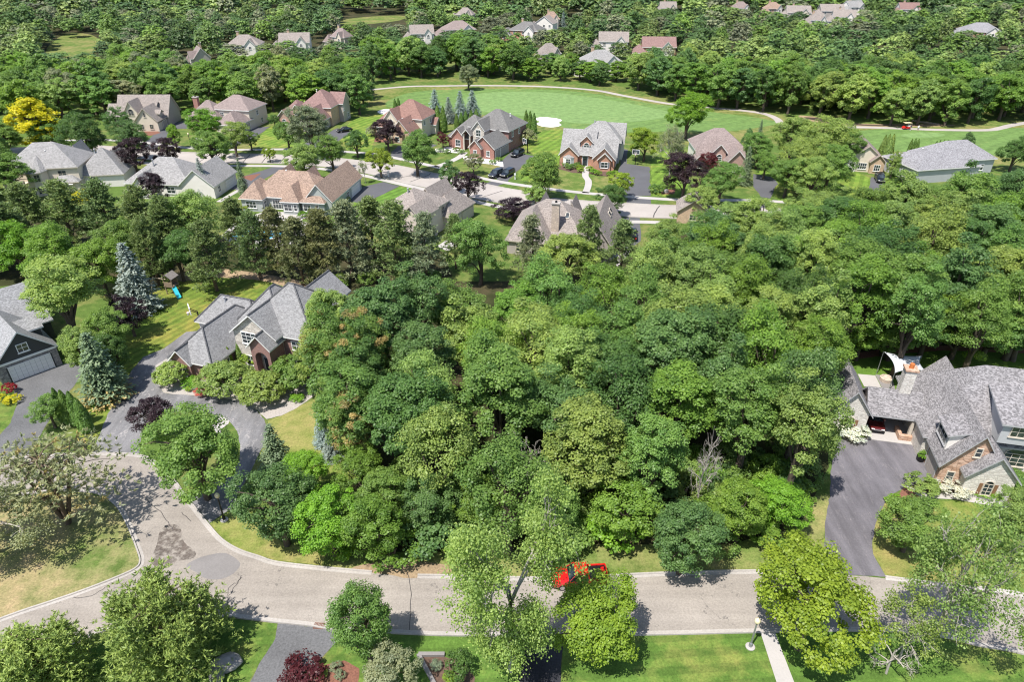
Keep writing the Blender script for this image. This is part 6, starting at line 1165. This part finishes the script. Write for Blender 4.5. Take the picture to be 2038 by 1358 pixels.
# playset
x, y = G(346, 583); t = thing('playset', 'wooden playset with turquoise slide and swing beam on the back lawn', 'playset', (x, y, 0), R(-12))
for sx in (-.7, .7):
    for sy in (-.7, .7): mb = MB(); mb.box(sx - .06, sx + .06, sy - .06, sy + .06, 0, 3.0, M['wood']); part('post', mb.mesh('post'), t)
mb = MB(); mb.box(-.85, .85, -.85, .85, 1.45, 1.55, M['wood']); part('platform', mb.mesh('platform'), t)
mb = MB(); mb.prism([(-1.0, 2.95), (0, 3.75), (1.0, 2.95), (1.0, 2.88), (0, 3.67), (-1.0, 2.88)], -1.0, 1.0, plain('grey_boards', (.2, .18, .17), .9, var=.2)); part('roof', mb.mesh('roof'), t)
for sy in (-.78, .78): mb = MB(); mb.box(-.75, .75, sy - .03, sy + .03, 1.6, 2.3, M['wood']); part('panel', mb.mesh('panel'), t)
mb = MB(); mb.add([(.8, -.3, 1.5), (.8, .3, 1.5), (2.3, .3, .5), (2.3, -.3, .5), (3.0, .3, .25), (3.0, -.3, .25), (.8, -.36, 1.7), (2.3, -.36, .7), (3.0, -.36, .42), (.8, .36, 1.7), (2.3, .36, .7), (3.0, .36, .42)], [(0, 3, 2, 1), (3, 5, 4, 2), (0, 6, 7, 3), (3, 7, 8, 5), (1, 2, 10, 9), (2, 4, 11, 10)], M['slide'])
mb.box(2.85, 2.95, -.25, .25, 0, .27, M['slide']); o = part('slide', mb.mesh('slide'), t); o.rotation_euler = (0, 0, R(-38))
mb = MB(); mb.tube([(-.7, 0, 2.4), (-3.6, .2, 2.4)], .07, M['pale_wood']); part('swing_beam', mb.mesh('swing_beam'), t)
for s_ in (-.9, .9): mb = MB(); mb.tube([(-3.5, .2, 2.4), (-3.7, .2 + s_, 0)], .06, M['pale_wood']); part('leg', mb.mesh('leg'), t)
for xs in (-1.6, -2.7):
    mb = MB(); mb.tube([(xs - .2, .1, 2.4), (xs - .2, .1, .6)], .015, M['dark_metal'], 4); mb.tube([(xs + .2, .1, 2.4), (xs + .2, .1, .6)], .015, M['dark_metal'], 4); mb.box(xs - .24, xs + .24, 0, .2, .55, .6, M['dark_metal']); part('swing', mb.mesh('swing'), t)
# shade sail behind the stone house
c4 = [(*G(1759, 700, 3.6), 3.6), (*G(1835, 709, 3.2), 3.2), (*G(1842, 738, 3.4), 3.4), (*G(1781, 743, 2.8), 2.8)]
t = thing('shade_sail', 'pale grey shade sail stretched on posts behind the stone house', 'shade sail', (c4[0][0], c4[0][1], 0)); n = 10; mb = MB(); vs_ = []
for i in range(n + 1):
    for j in range(n + 1):
        u, v = i / n, j / n; ku, kv = u * 2 - 1, v * 2 - 1; u2 = .5 + (u - .5) * (1 - .22 * (1 - kv * kv)); v2 = .5 + (v - .5) * (1 - .22 * (1 - ku * ku))
        p = (Vector(c4[0]) * (1 - u2) * (1 - v2) + Vector(c4[1]) * u2 * (1 - v2) + Vector(c4[2]) * u2 * v2 + Vector(c4[3]) * (1 - u2) * v2); vs_.append((p.x - c4[0][0], p.y - c4[0][1], p.z))
mb.add(vs_, [(i * (n + 1) + j, (i + 1) * (n + 1) + j, (i + 1) * (n + 1) + j + 1, i * (n + 1) + j + 1) for i in range(n) for j in range(n)], M['sail'])
me = mb.mesh('sail', True); o = part('sail', me, t); md = o.modifiers.new('thick', 'SOLIDIFY'); md.thickness = .02
for q in c4: mb = MB(); mb.tube([(q[0] - c4[0][0], q[1] - c4[0][1], 0), (q[0] - c4[0][0], q[1] - c4[0][1], q[2])], .05, M['grey_metal'], 6); part('post', mb.mesh('post'), t)
sheet('patio', [(1707, 745), (1742, 748), (1754, 772), (1720, 770)], .03, M['walk']); sheet('patio', [(1742, 746), (1775, 750), (1782, 776), (1756, 774)], .026, M['patch'])
x, y = G(1763, 758); mb = MB(); mb.lathe([(.8, 0), (.82, .5), (.72, .55), (.6, .5), (.55, .35)], ST['warm'], 14); o = part('fire_pit', mb.mesh('fire_pit'), None, (x, y, .03)); tag(o, 'round stone fire pit on the patio behind the stone house', 'fire pit')
# planter with clipped ball tree
x, y = G(1831, 918); t = thing('planter', 'dark round pot with clipped green topiary beside the garage doors', 'planter', (x, y, 0)); mb = MB(); mb.lathe([(.32, 0), (.48, .5), (.5, .62), (.42, .62), (.40, .5)], M['dark_metal'], 14); part('pot', mb.mesh('pot'), t)
p = PROTO['shrub'][0]
for k, (z, s) in enumerate(((.5, .36), (1.05, .28))):
    o = part('topiary', p['c'], t, (0, 0, z), k, color=(*LC['br'], 1)); o.scale = (s, s, s * .9)
mb = MB(); mb.tube([(0, 0, .5), (0, 0, 1.2)], .04, M['bark']); part('stem', mb.mesh('stem'), t)
# fence behind the charcoal house
t = thing('metal_fence', 'black metal fence behind the charcoal-sided house', 'fence', (0, 0, 0)); A, B_ = G(-20, 598), G(40, 588)
for k in range(7):
    f = k / 6; mb = MB(); mb.box(-.04, .04, -.04, .04, 0, 1.4, M['dark_metal']); part('post', mb.mesh('post'), t, (A[0] + (B_[0] - A[0]) * f, A[1] + (B_[1] - A[1]) * f, 0))
for z in (.3, 1.25): mb = MB(); mb.tube([(*A, z), (*B_, z)], .03, M['dark_metal'], 4); part('rail', mb.mesh('rail'), t)
# old timber bridge by the creek
A, B_ = Vector((*G(1816, 241), 0)), Vector((*G(1872, 249), 0)); d = B_ - A; t = thing('timber_bridge', 'weathered timber footbridge lying over the creek', 'bridge', A, math.atan2(d.y, d.x)); L = d.length
for sy in (-.6, .6): mb = MB(); mb.box(0, L, sy - .1, sy + .1, .03, .28, M['wood']); part('beam', mb.mesh('beam'), t)
mb = MB(); mb.box(0, .5, -.75, .75, .281, .33, M['pale_wood']); pm_ = mb.mesh('plank')
for k in range(int(L / .58)): part('plank', pm_, t, (k * .58, 0, 0))

# vehicles --------------------------------------------------------
def vehicle(name, label, px, py, rot, kind, paintm, loc=None):
    x, y = G(px, py) if loc is None else loc; t = thing(name, label, 'car' if kind != 'pickup' else 'pickup', (x, y, .03), rot)
    L, Wd, zb, zr = dict(suv=(4.8, 1.95, 1.05, 1.75), sedan=(4.7, 1.85, .92, 1.43), pickup=(5.3, 1.95, 1.06, 1.82))[kind]; hw = Wd / 2
    hood = dict(suv=.98, sedan=.85, pickup=1.02)[kind]; tailz = dict(suv=1.02, sedan=.9, pickup=1.08)[kind]
    st_ = [(-L / 2, .42, hood * .72, .80), (-L / 2 + .18, .32, hood * .9, .93), (-L * .36, .28, hood, 1.0), (-L * .2, .26, zb, 1.0), (0, .26, zb, 1.0), (L * .3, .26, zb, 1.0), (L / 2 - .25, .3, tailz, .97), (L / 2, .42, tailz * .86, .88)]
    mb = MB(); vs_ = []
    for sx, z0, z1, wf in st_:
        ww = hw * wf
        for yy, zz in ((-ww * .9, z0), (-ww, z0 + .22), (-ww, z1 - .16), (-ww * .93, z1 - .03), (-ww * .6, z1), (ww * .6, z1), (ww * .93, z1 - .03), (ww, z1 - .16), (ww, z0 + .22), (ww * .9, z0)): vs_.append((sx, yy, zz))
    k = 10; n = len(st_); fs = [(i * k + j, i * k + (j + 1) % k, (i + 1) * k + (j + 1) % k, (i + 1) * k + j) for i in range(n - 1) for j in range(k)] + [tuple(range(k)), tuple(range((n - 1) * k, n * k))[::-1]]
    mb.add(vs_, fs, paintm)
    part('body', mb.mesh('body', False), t)
    if kind == 'pickup':
        mb = MB(); mb.box(.95, L / 2 - .12, -hw * .8, hw * .8, zb - .35, zb + .012, M['dark_metal'])
        for a in ((.85, L / 2 - .05, -hw * .97, -hw * .8), (.85, L / 2 - .05, hw * .8, hw * .97)): mb.box(a[0], a[1], a[2], a[3], zb - .1, zb + .1, paintm)
        mb.box(L / 2 - .14, L / 2 - .02, -hw * .8, hw * .8, zb - .1, zb + .1, paintm); part('bed', mb.mesh('bed'), t)
    c0, c1, r0, r1 = dict(suv=(-L * .22, L / 2 - .12, -L * .08, L / 2 - .5), sedan=(-L * .2, L * .38, -L * .04, L * .2), pickup=(-L * .2, .85, -L * .08, .7))[kind]; w0, w1 = hw * .94, hw * .76
    mb = MB(); zt = zr - .06
    mb.add([(c0, -w0, zb - .03), (c1, -w0, zb - .03), (c1, w0, zb - .03), (c0, w0, zb - .03), (r0, -w1, zt), (r1, -w1, zt), (r1, w1, zt), (r0, w1, zt)], [(0, 1, 5, 4), (1, 2, 6, 5), (2, 3, 7, 6), (3, 0, 4, 7)], M['glass']); part('windows', mb.mesh('windows'), t)
    mb = MB(); mb.add([(r0 - .04, -w1 - .03, zt - .02), (r1 + .04, -w1 - .03, zt - .02), (r1 + .04, w1 + .03, zt - .02), (r0 - .04, w1 + .03, zt - .02), (r0 + .12, -w1 * .85, zr), (r1 - .12, -w1 * .85, zr), (r1 - .12, w1 * .85, zr), (r0 + .12, w1 * .85, zr)], [(4, 5, 6, 7), (0, 1, 5, 4), (1, 2, 6, 5), (2, 3, 7, 6), (3, 0, 4, 7), (0, 3, 2, 1)], paintm)
    for s_ in (-1, 1):
        for f0, f1 in ((c0, r0), (c1, r1)): mb.tube([(f0, s_ * w0, zb - .03), (f1, s_ * w1, zt)], .045, paintm, 4)
        xm = (r0 + r1) / 2; mb.tube([(xm, s_ * (w0 + .005), zb - .03), (xm, s_ * (w1 + .005), zt)], .04, paintm, 4)
    part('roof', mb.mesh('roof'), t)
    wr = .36 if kind != 'sedan' else .32; key = ('wheel', wr)
    if key not in _cache:
        a = MB(); a.tube([(0, -.11, 0), (0, .11, 0)], wr, M['rubber'], 18); bb = MB(); bb.tube([(0, -.125, 0), (0, .125, 0)], wr * .62, M['chrome'], 12); _cache[key] = (a.mesh('wheel'), bb.mesh('rim'))
    for sx in (-L * .31, L * .29):
        for sy in (-1, 1): wh = part('wheel', _cache[key][0], t, (sx, sy * (hw - .1), wr)); part('rim', _cache[key][1], wh)
    for sy in (-1, 1):
        mb = MB(); mb.box(-L / 2 + .0, -L / 2 + .2, sy * hw * .6 - .17, sy * hw * .6 + .17, hood * .66, hood * .84, M['lamp_glass']); part('headlight', mb.mesh('headlight'), t)
        mb = MB(); mb.box(L / 2 - .14, L / 2 + .015, sy * hw * .74 - .13, sy * hw * .74 + .13, tailz * .62, tailz * .84, M['tail']); part('tail_light', mb.mesh('tail_light'), t)
        mb = MB(); mb.box(c0 + .35, c0 + .55, sy * (hw + .1) - .1, sy * (hw + .1) + .1, zb - .02, zb + .12, paintm); part('mirror', mb.mesh('mirror'), t)
    mb = MB(); mb.box(-L / 2 - .03, -L / 2 + .1, -hw * .42, hw * .42, hood * .55, hood * .78, M['chrome']); part('grille', mb.mesh('grille'), t)
    mb = MB(); mb.box(-L / 2 - .06, -L / 2 + .12, -hw * .8, hw * .8, .36, .56, M['chrome'] if kind == 'pickup' else M['dark_metal']); part('bumper', mb.mesh('bumper'), t)
    return t
RED = paint('red_paint', (.55, .012, .012), .1); BLK = paint('black_paint', (.008, .008, .01), .3); GRY = paint('graphite_paint', (.06, .06, .07), .6); BLU = paint('slate_blue_paint', (.07, .10, .14), .5); MAR = paint('maroon_paint', (.10, .012, .012), .3)
a_ = G(1098, 1176); vehicle('pickup_truck', 'bright red pickup parked at the kerb under the yellow-green maple', 0, 0, R(4), 'pickup', RED, (a_[0] + 2.55, a_[1] + 1.0))
vehicle('suv', 'black suv parked beside the brick garage doors', 1030, 310, R(58), 'suv', BLK); vehicle('suv', 'graphite suv at the foot of the drive, on the lawn side', 987, 351, R(58), 'suv', GRY); vehicle('suv', 'dark suv at the foot of the drive, beside the white mailbox', 1010, 350, R(58), 'suv', BLK)
vehicle('sedan', 'black sedan alone on the drive of the rose-roofed house', 686, 262, R(35), 'sedan', BLK); vehicle('sedan', 'slate blue sedan on the drive of the skylight house', 1236, 474, R(80), 'sedan', BLU); vehicle('pickup_truck', 'black pickup with red tail lights on the skylight house drive', 1257, 472, R(262), 'pickup', BLK)
vehicle('suv', 'black suv in front of the small tan house', 1750, 360, R(75), 'suv', BLK)
_o = (38.7, 65.2); lx, ly = 5.2, 3.0; a_ = R(-13); vehicle('sedan', 'maroon car parked in the open carport', 0, 0, R(77), 'sedan', MAR, (_o[0] + lx * math.cos(a_) - ly * math.sin(a_), _o[1] + lx * math.sin(a_) + ly * math.cos(a_)))
# golf cart
x, y = G(1803, 257); t = thing('golf_cart', 'red golf cart with cream canopy on the cart path', 'golf cart', (x, y, .04), R(8))
mb = MB(); mb.add([(-1.2, -.6, .3), (1.2, -.6, .3), (1.2, .6, .3), (-1.2, .6, .3), (-1.2, -.55, .55), (-.7, -.6, .95), (-.45, -.6, .5), (.1, -.6, .5), (.2, -.6, .8), (1.15, -.6, .85), (-1.2, .55, .55), (-.7, .6, .95), (-.45, .6, .5), (.1, .6, .5), (.2, .6, .8), (1.15, .6, .85)],
    [(0, 1, 9, 8, 7, 6, 5, 4), (3, 10, 11, 12, 13, 14, 15, 2), (0, 4, 10, 3), (4, 5, 11, 10), (5, 6, 12, 11), (6, 7, 13, 12), (7, 8, 14, 13), (8, 9, 15, 14), (9, 1, 2, 15), (0, 3, 2, 1)], RED); part('body', mb.mesh('body'), t)
mb = MB(); mb.box(.15, .75, -.52, .52, .8, .95, M['trim']); mb.box(.68, .8, -.52, .52, .95, 1.35, M['trim']); part('seat', mb.mesh('seat'), t)
for sx in (-.75, 1.0):
    for sy in (-.52, .52): mb = MB(); mb.tube([(sx, sy, .8), (sx * .95, sy, 1.9)], .03, M['dark_metal'], 5); part('post', mb.mesh('post'), t)
mb = MB(); mb.prism([(-1.0, 1.9), (1.2, 1.9), (1.15, 1.98), (-.95, 1.98)], -.65, .65, M['globe']); part('canopy', mb.mesh('canopy'), t)
mb = MB(); mb.tube([(0, -.1, 0), (0, .1, 0)], .24, M['rubber'], 14); wm_ = mb.mesh('wheel')
for sx in (-.8, .8):
    for sy in (-.55, .55): part('wheel', wm_, t, (sx, sy, .24))
# two golfers: one continuous skinned figure each
def person(px, py, rot, shirt, shorts, label, lean=.12):
    x, y = G(px, py); t = thing('person', label, 'person', (x, y, .03), rot)
    V = [(0, 0, .95), (0, -lean * .5, 1.2), (0, -lean, 1.42), (0, -lean * 1.15, 1.52), (0, -lean * 1.25, 1.68), (-.1, 0, .88), (-.13, -.02, .48), (-.14, .02, .08), (-.14, -.16, .04), (.1, 0, .88), (.13, -.05, .48), (.15, .0, .08), (.15, -.18, .04),
         (-.19, -lean, 1.40), (-.25, -lean - .05, 1.12), (-.12, -lean - .24, .92), (.19, -lean, 1.40), (.25, -lean - .05, 1.12), (.10, -lean - .26, .92), (0, -lean * 1.3, 1.78)]
    E_ = [(0, 1), (1, 2), (2, 3), (3, 4), (4, 19), (0, 5), (5, 6), (6, 7), (7, 8), (0, 9), (9, 10), (10, 11), (11, 12), (2, 13), (13, 14), (14, 15), (2, 16), (16, 17), (17, 18)]
    rd = [.16, .15, .15, .06, .10, .10, .07, .05, .045, .10, .07, .05, .045, .065, .05, .04, .065, .05, .04, .07]
    m, tt, p = nodes('golfer_' + shirt[0]); z = nd(tt, 'SeparateXYZ', {0: obj_co(tt)}).outputs[2]; cr = ramp(tt, math_(tt, 'MULTIPLY', z, .5), [(0., (.6, .6, .6)), (.05, (.45, .27, .19)), (.27, shorts[1]), (.48, shirt[1]), (.745, (.45, .27, .19)), (.86, (.75, .74, .72))]); tt.links.new(cr, p.inputs['Base Color'])
    for n_ in tt.nodes:
        if n_.type == 'VALTORGB': n_.color_ramp.interpolation = 'CONSTANT'
    me = bpy.data.meshes.new('body'); me.from_pydata(V, E_, []); me.materials.append(m); o = part('body', me, t); o.modifiers.new('skin', 'SKIN'); o.modifiers.new('sub', 'SUBSURF').levels = 1
    o.modifiers['sub'].render_levels = 1
    for i, sv in enumerate(me.skin_vertices[0].data): sv.radius = (rd[i], rd[i] * .85); sv.use_root = (i == 0)
    return t
person(1811, 259.5, R(40), ('navy', (.05, .06, .12)), ('khaki', (.35, .3, .22)), 'golfer in dark shirt and khaki shorts beside the cart'); person(1826, 261, R(150), ('white', (.75, .75, .75)), ('dark', (.03, .03, .04)), 'golfer in white shirt and dark shorts on the green')
